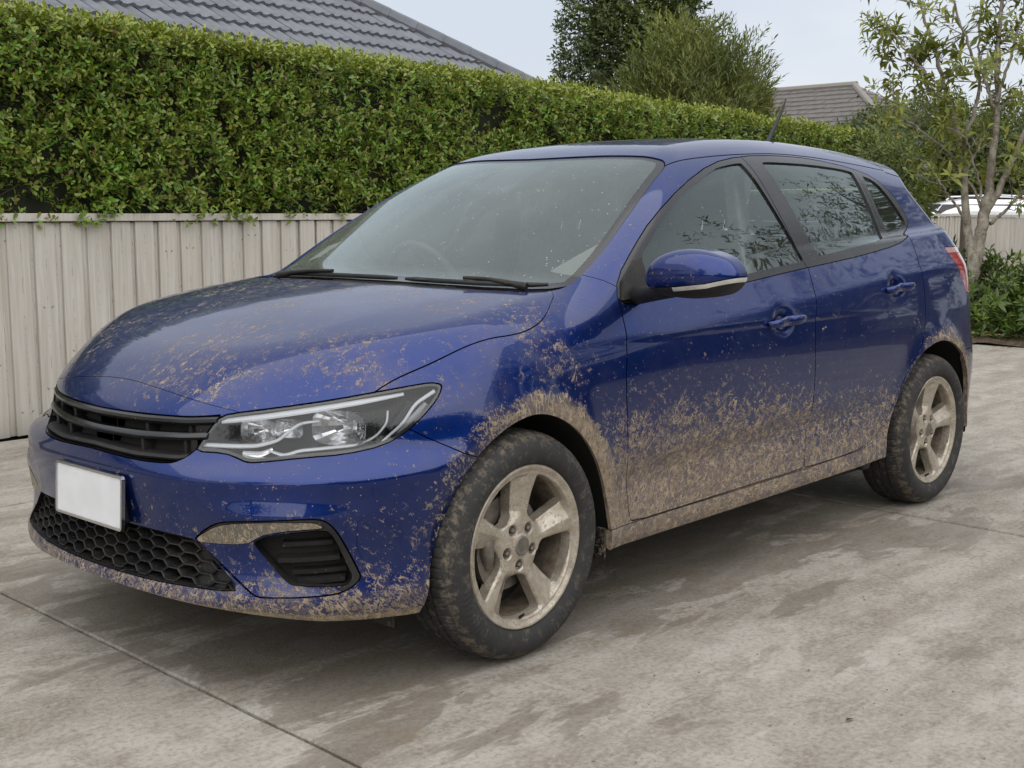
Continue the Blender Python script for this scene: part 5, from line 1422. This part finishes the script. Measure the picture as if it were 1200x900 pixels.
for i, (_, j, p) in enumerate(tiles):
    if i < 300:
        o = link(bpy.data.objects.new("roof_tile", me_t), roof_o); o.matrix_local = Matrix.Translation(p + np.array([0, 0, rr_.uniform(-.003, .004)])) @ RM @ Matrix.Rotation(rr_.gauss(0, .004), 4, 'Z')
    else:
        b0 = len(stV) * len(Vt); stV.append(Vt @ np.array(RT).T + p); stF.append(np.array(Ft) + b0)
if stV: mesh_obj("further_tiles", np.concatenate(stV), np.concatenate(stF), M_TILE, roof_o, kind="stuff")
hipd = nrm(-FD + FN + np.array([0, 0, RP]))
L_hip = HD_ * math.sqrt(2 + RP ** 2)
for i in range(int(L_hip / .36)):
    a = HC_ + hipd * (i * .36) + np.array([0, 0, .03]); e = a + hipd * .40 + np.array([0, 0, .012]); m = MB(); m.tube([a, e], [.115, .10], 8); m.obj("hip_tile", M_TILE, roof_o)
# far house at the right
h2 = tag(empty("distant_house", (0, 0, 0)), "distant house with a brownish tiled hip roof between the bushy and slender trees", "house")
R1 = spot(1001, 101, 44); R0 = spot(840, 113, 48); ex = nrm((R1 - R0) * (1, 1, 0)); ey = np.array([ex[1], -ex[0], 0]);  ey = ey if ey @ (CAMP - R1) > 0 else -ey; zr = R1[2]
pit2 = math.tan(R(30)); W2 = 6.0
def r2(k, u, w=0.): return R1 + ex * k + ey * u + np.array([0, 0, -u * pit2 + w])
m = MB(); A_ = [m.b.verts.new(x) for x in (r2(0, 0), r2(-12, 0), r2(-12 - W2, W2), r2(W2, W2), r2(W2, -W2) + np.array([0, 0, -2 * W2 * pit2]), r2(-12 - W2, -W2) + np.array([0, 0, -2 * W2 * pit2]))]
for f_ in ((0, 1, 2, 3), (0, 3, 4), (0, 4, 5, 1), (1, 5, 2)): m.b.faces.new([A_[i] for i in f_])
ro2 = m.obj("roof", M_TILE2, h2)
V = []; F = []
for j in range(int(W2 / .30)):
    u0, u1 = j * .30, j * .30 + .31
    for i in range(int((12 + 2 * u1) / .33)):
        k = -12 - u1 + i * .33 + (.16 if j % 2 else 0); kk = min(k + .32, u1); jj = rr_.uniform(-.008, .008)
        if k > u1 - .1: continue
        b0 = len(V); V += [r2(k, u0, .03 + jj), r2(kk, u0, .03 + jj), r2(kk, u1, .07 + jj), r2(k, u1, .07 + jj), r2(kk, u1, .02), r2(k, u1, .02)]; F += [(b0, b0 + 1, b0 + 2, b0 + 3), (b0 + 3, b0 + 2, b0 + 4, b0 + 5)]
    for i in range(int(2 * u1 / .33)):      # hip end
        k = -u1 + i * .33; b0 = len(V); q = lambda a, u, w: R1 + ex * u + ey * a + np.array([0, 0, -u * pit2 + w])
        V += [q(k, u0, .03), q(k + .32, u0, .03), q(k + .32, u1, .07), q(k, u1, .07), q(k + .32, u1, .02), q(k, u1, .02)]; F += [(b0, b0 + 3, b0 + 2, b0 + 1), (b0 + 3, b0 + 5, b0 + 4, b0 + 2)]
mesh_obj("tile_courses", np.array(V), F, M_TILE2, ro2, kind="stuff")
m = MB(); m.tube([r2(.1, 0, .05), r2(-12, 0, .05)], .12, 8); m.tube([r2(0, 0, .05), r2(W2, W2, .05)], .11, 8); m.obj("ridge_capping", plain("ridge_mortar", (.22, .20, .175), .8), ro2)
m = MB(); cc = [r2(W2 - .5, W2 - .5), r2(-12 - W2 + .5, W2 - .5)]; cc += [cc[1] - ey * (2 * W2 - 1), cc[0] - ey * (2 * W2 - 1)]
lo = [m.b.verts.new((p[0], p[1], 0)) for p in cc]; hi = [m.b.verts.new((p[0], p[1], zr - W2 * pit2 - .02)) for p in cc]
for i in range(4): m.b.faces.new((lo[i], lo[(i + 1) % 4], hi[(i + 1) % 4], hi[i]))
m.obj("wall", M_WALL, h2)

# --- trees
def bark(name, a, b_):
    t = NT(name); c = t.coord(); n = t.noise(t.map(c, (1, 1, .6)), 14, 6, .7); n2 = t.noise(t.map(c, (1, 1, 3.)), 26, 4, .6)
    col = t.mixc(t.step(n, .36, .62), a, b_); col = t.mixc(t.mul(t.step(n2, .58, .66), .6), col, tuple(x * .4 for x in a))
    return t.done(t.bsdf(base=col, rough=.9, normal=t.bump(t.add(n, n2), .5, .02)))
M_BARK = bark("pale_grey_bark", (.16, .135, .105), (.34, .305, .25)); M_BARK2 = bark("brown_bark", (.06, .045, .03), (.13, .10, .07))
def crown(name, parent, cen, rad, n, Ln, Wd, nl, cols, seed, mat=M_LEAF2, up=.35, lump=.32, shell=.45, cone=0., spread=.95, droop=.2, lob=5.):
    """foliage clumps through an uneven ellipsoid; lobes and gaps from noise"""
    r = np.random.RandomState(seed); d = nrm(r.normal(size=(n, 3))); rr = shell + (1 - shell) * r.uniform(0, 1, n) ** .6
    wob = 1 + lump * vnoise(d, lob, seed) + .5 * lump * vnoise(d, lob * 2.3, seed + 1)
    q = d * (rr * wob)[:, None]
    if cone: q[:, :2] *= np.clip(1 - cone * (q[:, 2:3] * .5 + .5), .12, 2)
    P = cen + q * rad
    gap = vnoise(P, 5.5 / max(rad) * 2.2, seed + 2); keep = gap > -.75 ; P, d = P[keep], d[keep]
    D = d * 1.0 + np.array([0, 0, up]) + r.normal(0, .35, d.shape); k = len(P)
    A, h = shoots(P, D, nl, Ln * .20, spread, Ln, Wd, r, r.uniform(.7, 1.3, k), droop=droop)
    tone = np.tile(np.clip(.5 + .35 * vnoise(P, 3.2, seed + 3) + r.normal(0, .22, k), 0, 1), nl); tone = np.clip(tone + r.normal(0, .12, len(tone)), 0, 1)
    c_ = np.array(cols[0]) + (np.array(cols[1]) - np.array(cols[0])) * tone[:, None]
    if len(cols) > 2: y_ = r.uniform(0, 1, len(tone)) < .05; c_[y_] = cols[2]
    leaf_mesh(name, A, c_, mat, parent); return P
def limb(m, a, b, r0, r1, rnd, wig=.06, n=7):
    a, b = np.array(a, float), np.array(b, float); L_ = np.linalg.norm(b - a); pts = []
    for i in range(n):
        q = i / (n - 1); o = np.array([rnd.gauss(0, 1), rnd.gauss(0, 1), rnd.gauss(0, .4)]) * wig * L_ * math.sin(math.pi * q) * .5; pts.append(a + (b - a) * q + o)
    m.tube(pts, [r0 + (r1 - r0) * i / (n - 1) for i in range(n)], 9, True); return pts
def tree(name, label, base, h, trunk_r, crowns, seed, bark_m=M_BARK2, limbs=14, group=None):
    o = tag(empty(name, tuple(base)), label, "tree", group); rnd = random.Random(seed); m = MB()
    limb(m, (0, 0, 0), (rnd.gauss(0, .05), rnd.gauss(0, .05), h * .8), trunk_r, trunk_r * .25, rnd, .03, 9)
    for i in range(limbs):
        z = h * rnd.uniform(.2, .75); a = rnd.uniform(0, 6.28); L_ = h * rnd.uniform(.16, .34); limb(m, (0, 0, z), (math.cos(a) * L_, math.sin(a) * L_, z + L_ * rnd.uniform(.3, .9)), trunk_r * .4, trunk_r * .08, rnd)
    m.obj("trunk", bark_m, o, 60)
    for i, k in enumerate(crowns): crown("crown", o, **k, seed=seed + 17 * i)
    return o
DK = ((.038, .058, .020), (.13, .165, .040), (.13, .12, .03)); LT = ((.085, .110, .030), (.25, .26, .06), (.22, .19, .04))
b_ = spot(748, 250, 23); b_[2] = 0
tree("broadleaf_tree", "tall dark green broadleaf tree behind the hedge, its top cut off by the picture edge", b_, 6.0, .16,
     [dict(cen=np.array([-.0, 0, 4.1]), rad=np.array([1.42, 1.42, 2.8]), n=9500, Ln=.11, Wd=.055, nl=6, cols=DK, lump=.18, cone=.12, mat=M_LEAF)], 21)
b_ = spot(690, 250, 22); b_[2] = 0
tree("small_evergreen", "small dark pointed evergreen at the left foot of the tall dark tree", b_, 2.9, .05,
     [dict(cen=np.array([0, 0, 2.0]), rad=np.array([.42, .42, 1.45]), n=1100, Ln=.09, Wd=.04, nl=5, cols=DK, lump=.25, cone=.55, up=.8)], 22, limbs=6)
b_ = spot(812, 250, 19.5); b_[2] = 0
bt = tree("bushy_tree", "lighter olive green feathery tree in front of the tall dark tree, above the hedge", b_, 3.6, .10,
     [dict(cen=np.array([0, 0, 2.45]), rad=np.array([1.30, 1.30, 1.55]), n=6500, Ln=.13, Wd=.028, nl=7, cols=LT, lump=.20, up=1.0, spread=.75, droop=.1, lob=7.)], 23)
# upright leaders that make its outline spiky
r_ = np.random.RandomState(5); Lv = []; m = MB()
for i in range(46):
    a = r_.uniform(0, 6.28); q = r_.uniform(.1, 1.0); x, y = 1.12 * q * math.cos(a), 1.12 * q * math.sin(a); z0 = 2.45 + 1.40 * math.sqrt(max(0, 1 - q * q)) - .15; hh = r_.uniform(.25, .55)
    P = np.array([[x, y, z0 + hh * k / 11] for k in range(12)]) + r_.normal(0, .015, (12, 3)); D = np.tile([x * .15, y * .15, 1.], (12, 1)) + r_.normal(0, .25, (12, 3)); A, h = shoots(P, D, 5, .02, .8, .10, .026, r_, np.linspace(1.1, .5, 12)); Lv.append(A)
    m.tube([(x, y, z0 - .2), (x, y, z0 + hh)], [.008, .003], 4, False)
A = np.concatenate(Lv); c_ = np.array(LT[0]) + (np.array(LT[1]) - np.array(LT[0])) * r_.uniform(.2, 1.2, (len(A), 1)); leaf_mesh("leaders", A, c_, M_LEAF2, bt); m.obj("leader_stems", M_BARK2, bt, kind="stuff")
# bush behind the slender tree
b_ = spot(1085, 250, 32.0); b_[2] = 0
tree("garden_bush", "broad mid green bush behind the slender tree, above the far fence", b_, 2.6, .07,
     [dict(cen=np.array([0, 0, 2.5]), rad=np.array([2.8, 2.4, 1.6]), n=6500, Ln=.15, Wd=.06, nl=6, cols=((.045, .070, .020), (.15, .175, .04), (.3, .24, .03)), lump=.22, up=.4)], 31, limbs=10)
b_ = spot(1190, 250, 33); b_[2] = 0
tree("garden_bush", "dark green bush at the right picture edge, behind the slender tree", b_, 3.0, .07,
     [dict(cen=np.array([0, 0, 2.3]), rad=np.array([2.4, 2.4, 1.8]), n=4000, Ln=.15, Wd=.06, nl=6, cols=DK, lump=.25, up=.4)], 32, limbs=10)
b_ = spot(1010, 250, 18.3); b_[2] = 0
tree("garden_bush", "leafy bush at the right end of the clipped hedge, beside the car roof", b_, 2.0, .05,
     [dict(cen=np.array([0, 0, 1.55]), rad=np.array([.85, .8, .80]), n=2200, Ln=.12, Wd=.05, nl=6, cols=((.06, .09, .022), (.21, .23, .045), (.32, .26, .03)), lump=.22, up=.5)], 33, limbs=8)

# slender tree in the bed: several pale stems, sparse whorls of drooping leaves
st_o = tag(empty("slender_tree", tuple(spot(1138, 300, 12.9) * (1, 1, 0))), "slender pale-barked tree with several stems and sparse drooping leaves, at the right behind the car", "tree")
org = np.array(st_o.location); rnd = random.Random(9); tips = []
def S3(pts, dz=0., D0=12.9):
    return [spot(u, v, D0 + dz * i / max(1, len(pts) - 1)) - org for i, (u, v) in enumerate(pts)]
def stem(m, pts, r0, r1, dz=0., n=26, D0=12.9, twigs=0, tl=.5, tip=True):
    P = np.array(S3(pts, dz, D0)); L_ = np.concatenate([[0], np.cumsum(np.linalg.norm(np.diff(P, axis=0), axis=1))]); q = np.linspace(0, L_[-1], n); C = np.stack([np.interp(q, L_, P[:, k]) for k in range(3)], 1)
    for _ in range(3): C[1:-1] = .25 * C[:-2] + .5 * C[1:-1] + .25 * C[2:]
    C[1:-1] += np.array([[rnd.gauss(0, .006) for _ in range(3)] for _ in range(n - 2)])
    m.tube([tuple(c) for c in C], [.82 * r0 + .82 * (r1 - r0) * (i / (n - 1)) ** .8 for i in range(n)], 9)
    for k in range(twigs):
        i = rnd.randint(int(n * .30), n - 2); dirn = nrm(np.array([rnd.gauss(0, 1), rnd.gauss(0, 1), rnd.uniform(.1, 1.1)])); L2 = tl * rnd.uniform(.4, 1.1); e = C[i] + dirn * L2; mid_ = (C[i] + e) / 2 + np.array([0, 0, -.05 * L2]) + np.array([rnd.gauss(0, .03) for _ in range(3)])
        rr = .35 * (r0 + (r1 - r0) * i / n); m.tube([tuple(C[i]), tuple(mid_), tuple(e)], [rr, rr * .7, .0035], 6)
        tips.append((e, nrm(e - mid_)))
        for _ in range(2):
            d2 = nrm(dirn + np.array([rnd.gauss(0, .7), rnd.gauss(0, .7), rnd.gauss(.2, .4)])); e2 = mid_ + d2 * L2 * .55; m.tube([tuple(mid_), tuple((mid_ + e2) / 2 + np.array([0, 0, .02])), tuple(e2)], [rr * .5, rr * .35, .003], 5); tips.append((e2, d2))
    if tip: tips.append((C[-1], nrm(C[-1] - C[-3])))
m = MB()
stem(m, [(1138, 330), (1147, 285), (1154, 245), (1160, 225)], .088, .066, 0, tip=False)
stem(m, [(1158, 236), (1160, 195), (1167, 150), (1169, 110), (1170, 60), (1174, 5), (1178, -50)], .060, .016, .2, twigs=13)
stem(m, [(1156, 246), (1172, 220), (1188, 185), (1203, 150), (1222, 110), (1240, 60)], .050, .014, -.3, twigs=11)
stem(m, [(1160, 262), (1175, 250), (1193, 232), (1212, 210)], .026, .010, .2, twigs=5)
stem(m, [(1139, 312), (1137, 285), (1132, 255), (1130, 215), (1128, 180), (1120, 140), (1108, 102), (1098, 70), (1088, 38), (1078, 5), (1070, -40)], .062, .012, .3, 34, twigs=12)
stem(m, [(1128, 178), (1142, 130), (1150, 95), (1138, 60), (1124, 25), (1112, -20)], .030, .010, -.5, twigs=9)
stem(m, [(1108, 104), (1090, 92), (1070, 70), (1056, 52), (1040, 30), (1026, 22)], .018, .006, -.3, twigs=9, tl=.32)
stem(m, [(1112, 118), (1092, 112), (1078, 85), (1062, 72), (1044, 66), (1022, 52)], .014, .005, .3, twigs=7, tl=.30)
stem(m, [(1168, 120), (1180, 80), (1192, 40), (1200, 5), (1206, -30)], .024, .010, .3, twigs=9)
stem(m, [(1168, 135), (1150, 85), (1146, 50), (1150, 10), (1156, -30)], .022, .008, .6, twigs=8)
stem(m, [(1131, 262), (1122, 243), (1108, 224), (1094, 203)], .022, .010, -.35, twigs=3, tl=.30)
stem(m, [(1152, 250), (1142, 222), (1128, 206), (1112, 199), (1096, 196), (1075, 185)], .020, .008, .3, twigs=5, tl=.35)
stem(m, [(1152, 235), (1145, 205), (1138, 180), (1132, 160), (1110, 150)], .018, .007, -.4, twigs=6, tl=.35)
stem(m, [(1130, 200), (1112, 178), (1090, 160), (1062, 140), (1040, 118), (1028, 108)], .018, .005, -.2, twigs=10, tl=.40)
m.obj("trunk", M_BARK, st_o, 70)
r_ = np.random.RandomState(14); Pt = np.array([q[0] for q in tips]); Dt = np.array([q[1] for q in tips])
keep = (Pt + org)[:, 2] > 1.30; Pt, Dt = Pt[keep], Dt[keep]
sel = r_.uniform(0, 1, len(Pt)) < .75; Pt, Dt = Pt[sel], Dt[sel]; Pt2 = np.concatenate([Pt, (Pt - Dt * .07 + r_.normal(0, .03, Pt.shape))[::2]]); Dt2 = np.concatenate([Dt, (Dt + r_.normal(0, .4, Dt.shape))[::2]])
A, h = shoots(Pt2, Dt2 + np.array([0, 0, .25]), 8, .012, 1.25, .155, .046, r_, r_.uniform(.65, 1.15, len(Pt2)), droop=.34)
c_ = np.array([.12, .15, .03]) + (np.array([.34, .35, .06]) - np.array([.12, .15, .03])) * r_.uniform(0, 1, (len(A), 1)); y_ = r_.uniform(0, 1, len(A)) < .03; c_[y_] = (.36, .30, .03)
ds = np.linalg.norm(A[:, 0] + org - CAMP, axis=1); pk = np.argsort(ds)[:300]; leaf_objects("leaf", A[pk], c_[pk], M_LEAF2, st_o)
ms = np.ones(len(A), bool); ms[pk] = False; leaf_mesh("foliage", A[ms], c_[ms], M_LEAF2, st_o)

# low shrubs with long leaves along the bed
def shrub(label, cx, cy, rx, ry, h, n, seed, single=0, edge=0.):
    o = tag(empty("leafy_shrub", (cx, cy, .03)), label, "shrub", "low shrubs along the planting bed"); r = np.random.RandomState(seed)
    d = nrm(r.normal(size=(n, 3)) * (1, 1, .8)); d[:, 2] = np.abs(d[:, 2]); q = d * (r.uniform(.55, 1., n) ** .5)[:, None]; P = q * (rx, ry, h * .86) + np.array([0, 0, .06])
    P += .05 * np.stack([vnoise(P, 7., seed + k) for k in range(3)], 1)
    D = d * (.9, .9, .4) + np.array([0, 0, .55]) + r.normal(0, .3, d.shape)
    A, hh = shoots(P, D, 8, .012, 1.0, .145, .046, r, r.uniform(.7, 1.15, n), droop=.22)
    tone = np.clip(np.tile(r.uniform(0, 1, n), 8) * .7 + hh * .35, 0, 1)[:, None]; c_ = np.array([.035, .070, .016]) + (np.array([.17, .25, .045]) - np.array([.035, .070, .016])) * tone; y_ = r.uniform(0, 1, len(A)) < .012; c_[y_] = (.34, .28, .03)
    A[:, :, 2] = np.maximum(A[:, :, 2], .01)
    if single:
        vis = nrm(np.array([[math.cos(YAW), math.sin(YAW), -.1]]))[0]; sc = (A[:, 0] @ vis); pk = np.argsort(sc)[:single]; leaf_objects("leaf", A[pk], c_[pk], M_LEAF, o); ms = np.ones(len(A), bool); ms[pk] = False; A, c_ = A[ms], c_[ms]
    leaf_mesh("foliage", A, c_, M_LEAF, o)
    m = MB(); rn = random.Random(seed)
    for i in range(22):
        a = rn.uniform(0, 6.28); q = rn.uniform(.2, .85); m.tube([(0 + .1 * math.cos(a), .1 * math.sin(a), -.02), (rx * q * .6 * math.cos(a), ry * q * .6 * math.sin(a), h * .4), (rx * q * math.cos(a), ry * q * math.sin(a), h * .75)], [.011, .008, .004], 5, False)
    m.obj("stems", M_BARK2, o)
shrub("leafy green shrub right behind the blue car's rear lamp, at the foot of the tree", 10.35, 2.30, .75, .85, .90, 520, 41, 200)
shrub("large leafy green shrub at the right picture edge, at the end of the driveway", 10.55, .95, .85, .95, .93, 560, 42, 300)
shrub("leafy green shrub hidden mostly behind the car's rear", 10.6, 3.75, .8, .9, .85, 420, 43)
shrub("leafy green shrub just outside the right picture edge", 10.7, -.75, .85, .9, .9, 420, 44)
# fallen leaves at the edge of the bed
r_ = np.random.RandomState(8); n = 260; P = np.stack([r_.uniform(9.35, 9.95, n), r_.uniform(-1.5, 3.2, n), np.full(n, .05)], 1); P[:, 2] = np.where(P[:, 0] < 9.47, .006, .075 + .03 * r_.uniform(0, 1, n))
D = np.stack([r_.normal(size=n), r_.normal(size=n), r_.uniform(-.05, .1, n)], 1); A = leaf_arrays(P, D, np.tile([0, 0, 1.], (n, 1)) + r_.normal(0, .2, (n, 3)), r_.uniform(.05, .10, n), r_.uniform(.02, .04, n)); A[:, :, 2] = np.maximum(A[:, :, 2], .004)
leaf_mesh("leaf_litter", A, np.array([.20, .14, .07]) * r_.uniform(.5, 1.3, (n, 1)) + 0, M_LEAF2)
# a few bits of grit and one fallen leaf on the concrete
r_ = np.random.RandomState(19); m = MB()
for i in range(150):
    x, y = r_.uniform(-2.4, 3.6), r_.uniform(-2.6, -.9); q = r_.uniform(.002, .0048); bmesh.ops.create_icosphere(m.b, subdivisions=1, radius=q, matrix=Matrix.Translation((x, y, q * .5)) @ Matrix.Diagonal((1.3, .9, .7, 1)))
m.obj("grit", plain("grit_stone", (.22, .19, .15), .9), kind="stuff")
gl_ = spot(990, 847, 1); d_ = gl_ - CAMP; gp = CAMP + d_ * (-CAMP[2] / d_[2])
A = leaf_arrays(np.array([gp + (0, 0, .006)]), np.array([[1., -.2, .1]]), np.array([[0, 0.2, 1.]]), np.array([.034]), np.array([.016])); lf = leaf_mesh("fallen_leaf", A, np.array([[.07, .05, .03]]), M_LEAF2, kind=None); tag(lf, "small dark fallen leaf lying alone on the concrete at the lower right", "leaf")

# --- two cars parked beyond the far fence, only their roofs in view
def far_car(name, label, loc, rz, body, rails):
    o = tag(empty(name, loc, rz), label, "car")
    sec = [(-2.2, .35), (-2.25, .75), (-2.1, .95), (-1.2, 1.05), (-.55, 1.52), (-.1, 1.62), (1.2, 1.60), (1.95, 1.45), (2.2, 1.0), (2.25, .6), (2.2, .35)]
    V = []; F = []; ys = [-.90, -.88, -.62, 0, .62, .88, .90]; n = len(sec)
    for y in ys:
        for x, z in sec:
            k = 1 if abs(y) < .7 else (.985 if abs(y) < .89 else .955); zz = z if z < 1.1 else 1.05 + (z - 1.05) * (1.0 if abs(y) < .1 else .985 if abs(y) < .7 else .55 if abs(y) < .89 else .0); V.append((x * k, y if z < 1.1 or abs(y) < .7 else y, zz))
    for j in range(len(ys) - 1):
        for i in range(n - 1): F.append((j * n + i, j * n + i + 1, (j + 1) * n + i + 1, (j + 1) * n + i))
    F += [tuple(range(n)), tuple((len(ys) - 1) * n + i for i in range(n))[::-1]]
    ob = mesh_obj("body", V, F, body, o, True); ob.data.set_sharp_from_angle(angle=R(28))
    for sg in (-1, 1):
        for x0, x1 in ((-.72, .25), (.33, 1.15), (1.22, 1.75)):
            m = MB(); P = [(x0 + (.0 if x0 > 0 else -.18), sg * .893, 1.10), (x1, sg * .893, 1.10), (x1 - (.0 if x1 < 1.5 else .12), sg * .735, 1.50), (x0 + (.12 if x0 < 0 else 0), sg * .735, 1.50)]
            A = [m.b.verts.new((x, y + sg * .012, z)) for x, y, z in P]; B = [m.b.verts.new((x, y - sg * .02, z)) for x, y, z in P]; m.b.faces.new(A); m.b.faces.new(B[::-1])
            for i in range(4): m.b.faces.new((A[i], A[(i + 1) % 4], B[(i + 1) % 4], B[i]))
            m.obj("window", M_GLOSSB, o)
        if rails:
            m = MB(); m.tube([(-.2, sg * .60, 1.60), (-.1, sg * .60, 1.67), (.5, sg * .60, 1.685), (1.2, sg * .60, 1.66), (1.35, sg * .60, 1.58)], .02, 8); m.obj("roof_rail", M_CHROME, o, 60)
        for x in (-1.35, 1.35):
            m = MB(); m.rev([(0, -.11), (.20, -.11), (.22, -.10), (.31, -.10), (.33, -.07), (.33, .07), (.31, .1), (0, .1)], 28, 'y'); w = m.obj("wheel", M_RUBBER, o, 40); w.location = (x, sg * .80, .33)
    for a, b_2, nm in (((-1.17, 1.07), (-.60, 1.50), "windscreen"), ((1.98, 1.42), (2.19, 1.06), "rear_window")):
        m = MB(); dx = -.012 if a[0] < 0 else .012; P = [(a[0] + dx, -.72, a[1] + .01), (a[0] + dx, .72, a[1] + .01), (b_2[0] + dx, .60, b_2[1] + .01), (b_2[0] + dx, -.60, b_2[1] + .01)]; v = [m.b.verts.new(x) for x in P]; B = [m.b.verts.new((x[0] - dx * 2, x[1], x[2] - .02)) for x in P]; m.b.faces.new(v); m.b.faces.new(B[::-1])
        for i in range(4): m.b.faces.new((v[i], v[(i + 1) % 4], B[(i + 1) % 4], B[i]))
        m.obj(nm, M_GLOSSB, o)
    return o
pw = spot(1128, 250, 26.6); pr = spot(1212, 250, 28.0)
far_car("parked_car", "white car with roof rails parked beyond the far fence, only its roof showing", (pw[0], pw[1], -.04), R(-52), plain("white_car_paint", (.74, .75, .76), .25, 0, .6), True)
far_car("parked_car", "red car parked beyond the far fence beside the white car at the right picture edge", (pr[0], pr[1], .0), R(-40), plain("dull_red_car_paint", (.36, .075, .06), .4, 0, .4), False)

# --- trees across the drive, seen only as reflections in the car's paint and windows
CN = ((.020, .032, .014), (.060, .080, .024))
for i, (x, y, h_, r0) in enumerate(((11.6, -4.9, 5.6, 1.7), (8.5, -10.5, 5.6, 2.2), (12.6, -2.3, 5.3, 1.6), (14.5, -7.8, 6.0, 2.1), (-7.5, -11.5, 4.6, 2.0), (-12.5, -1.5, 5.0, 2.0))):
    tree("garden_tree", ["tall leafy tree reflected in the car's front door window", "leafy tree reflected in the car's wing", "leafy tree reflected in the car's rear door window", "leafy tree reflected in the car's rear quarter", "round leafy tree reflected in the car's front bumper", "round leafy tree reflected beside the number plate"][i], (x, y, 0), h_, .17,
         [dict(cen=np.array([0, 0, h_ * .60]), rad=np.array([r0, r0, h_ * .42]), n=1500, Ln=.18, Wd=.055, nl=8, cols=CN, lump=.42, up=.1, lob=6., shell=.25)], 60 + i, limbs=22, group="trees across the drive")
hb = tag(empty("boundary_hedge", (0, 0, 0)), "boundary hedge across the drive, reflected low in the car's doors", "hedge")
r_ = np.random.RandomState(77); n = 7000; P = np.stack([r_.uniform(-12, 18, n), -8.9 - r_.uniform(0, .5, n), r_.uniform(.1, 2.0, n)], 1); D = np.stack([r_.normal(0, .4, n), np.full(n, .8), r_.uniform(0, 1, n)], 1); A, h = shoots(P, D, 6, .03, 1., .17, .08, r_, np.ones(n)); c_ = np.array([.03, .05, .018]) + np.array([.05, .06, .01]) * r_.uniform(0, 1, (len(A), 1)); leaf_mesh("foliage", A, c_, M_LEAF2, hb)
m = MB(); m.box((-12, -9.6, 0), (18, -9.15, 1.85)); m.obj("inner_growth", plain("hedge_inside", (.020, .022, .011), 1.), hb)
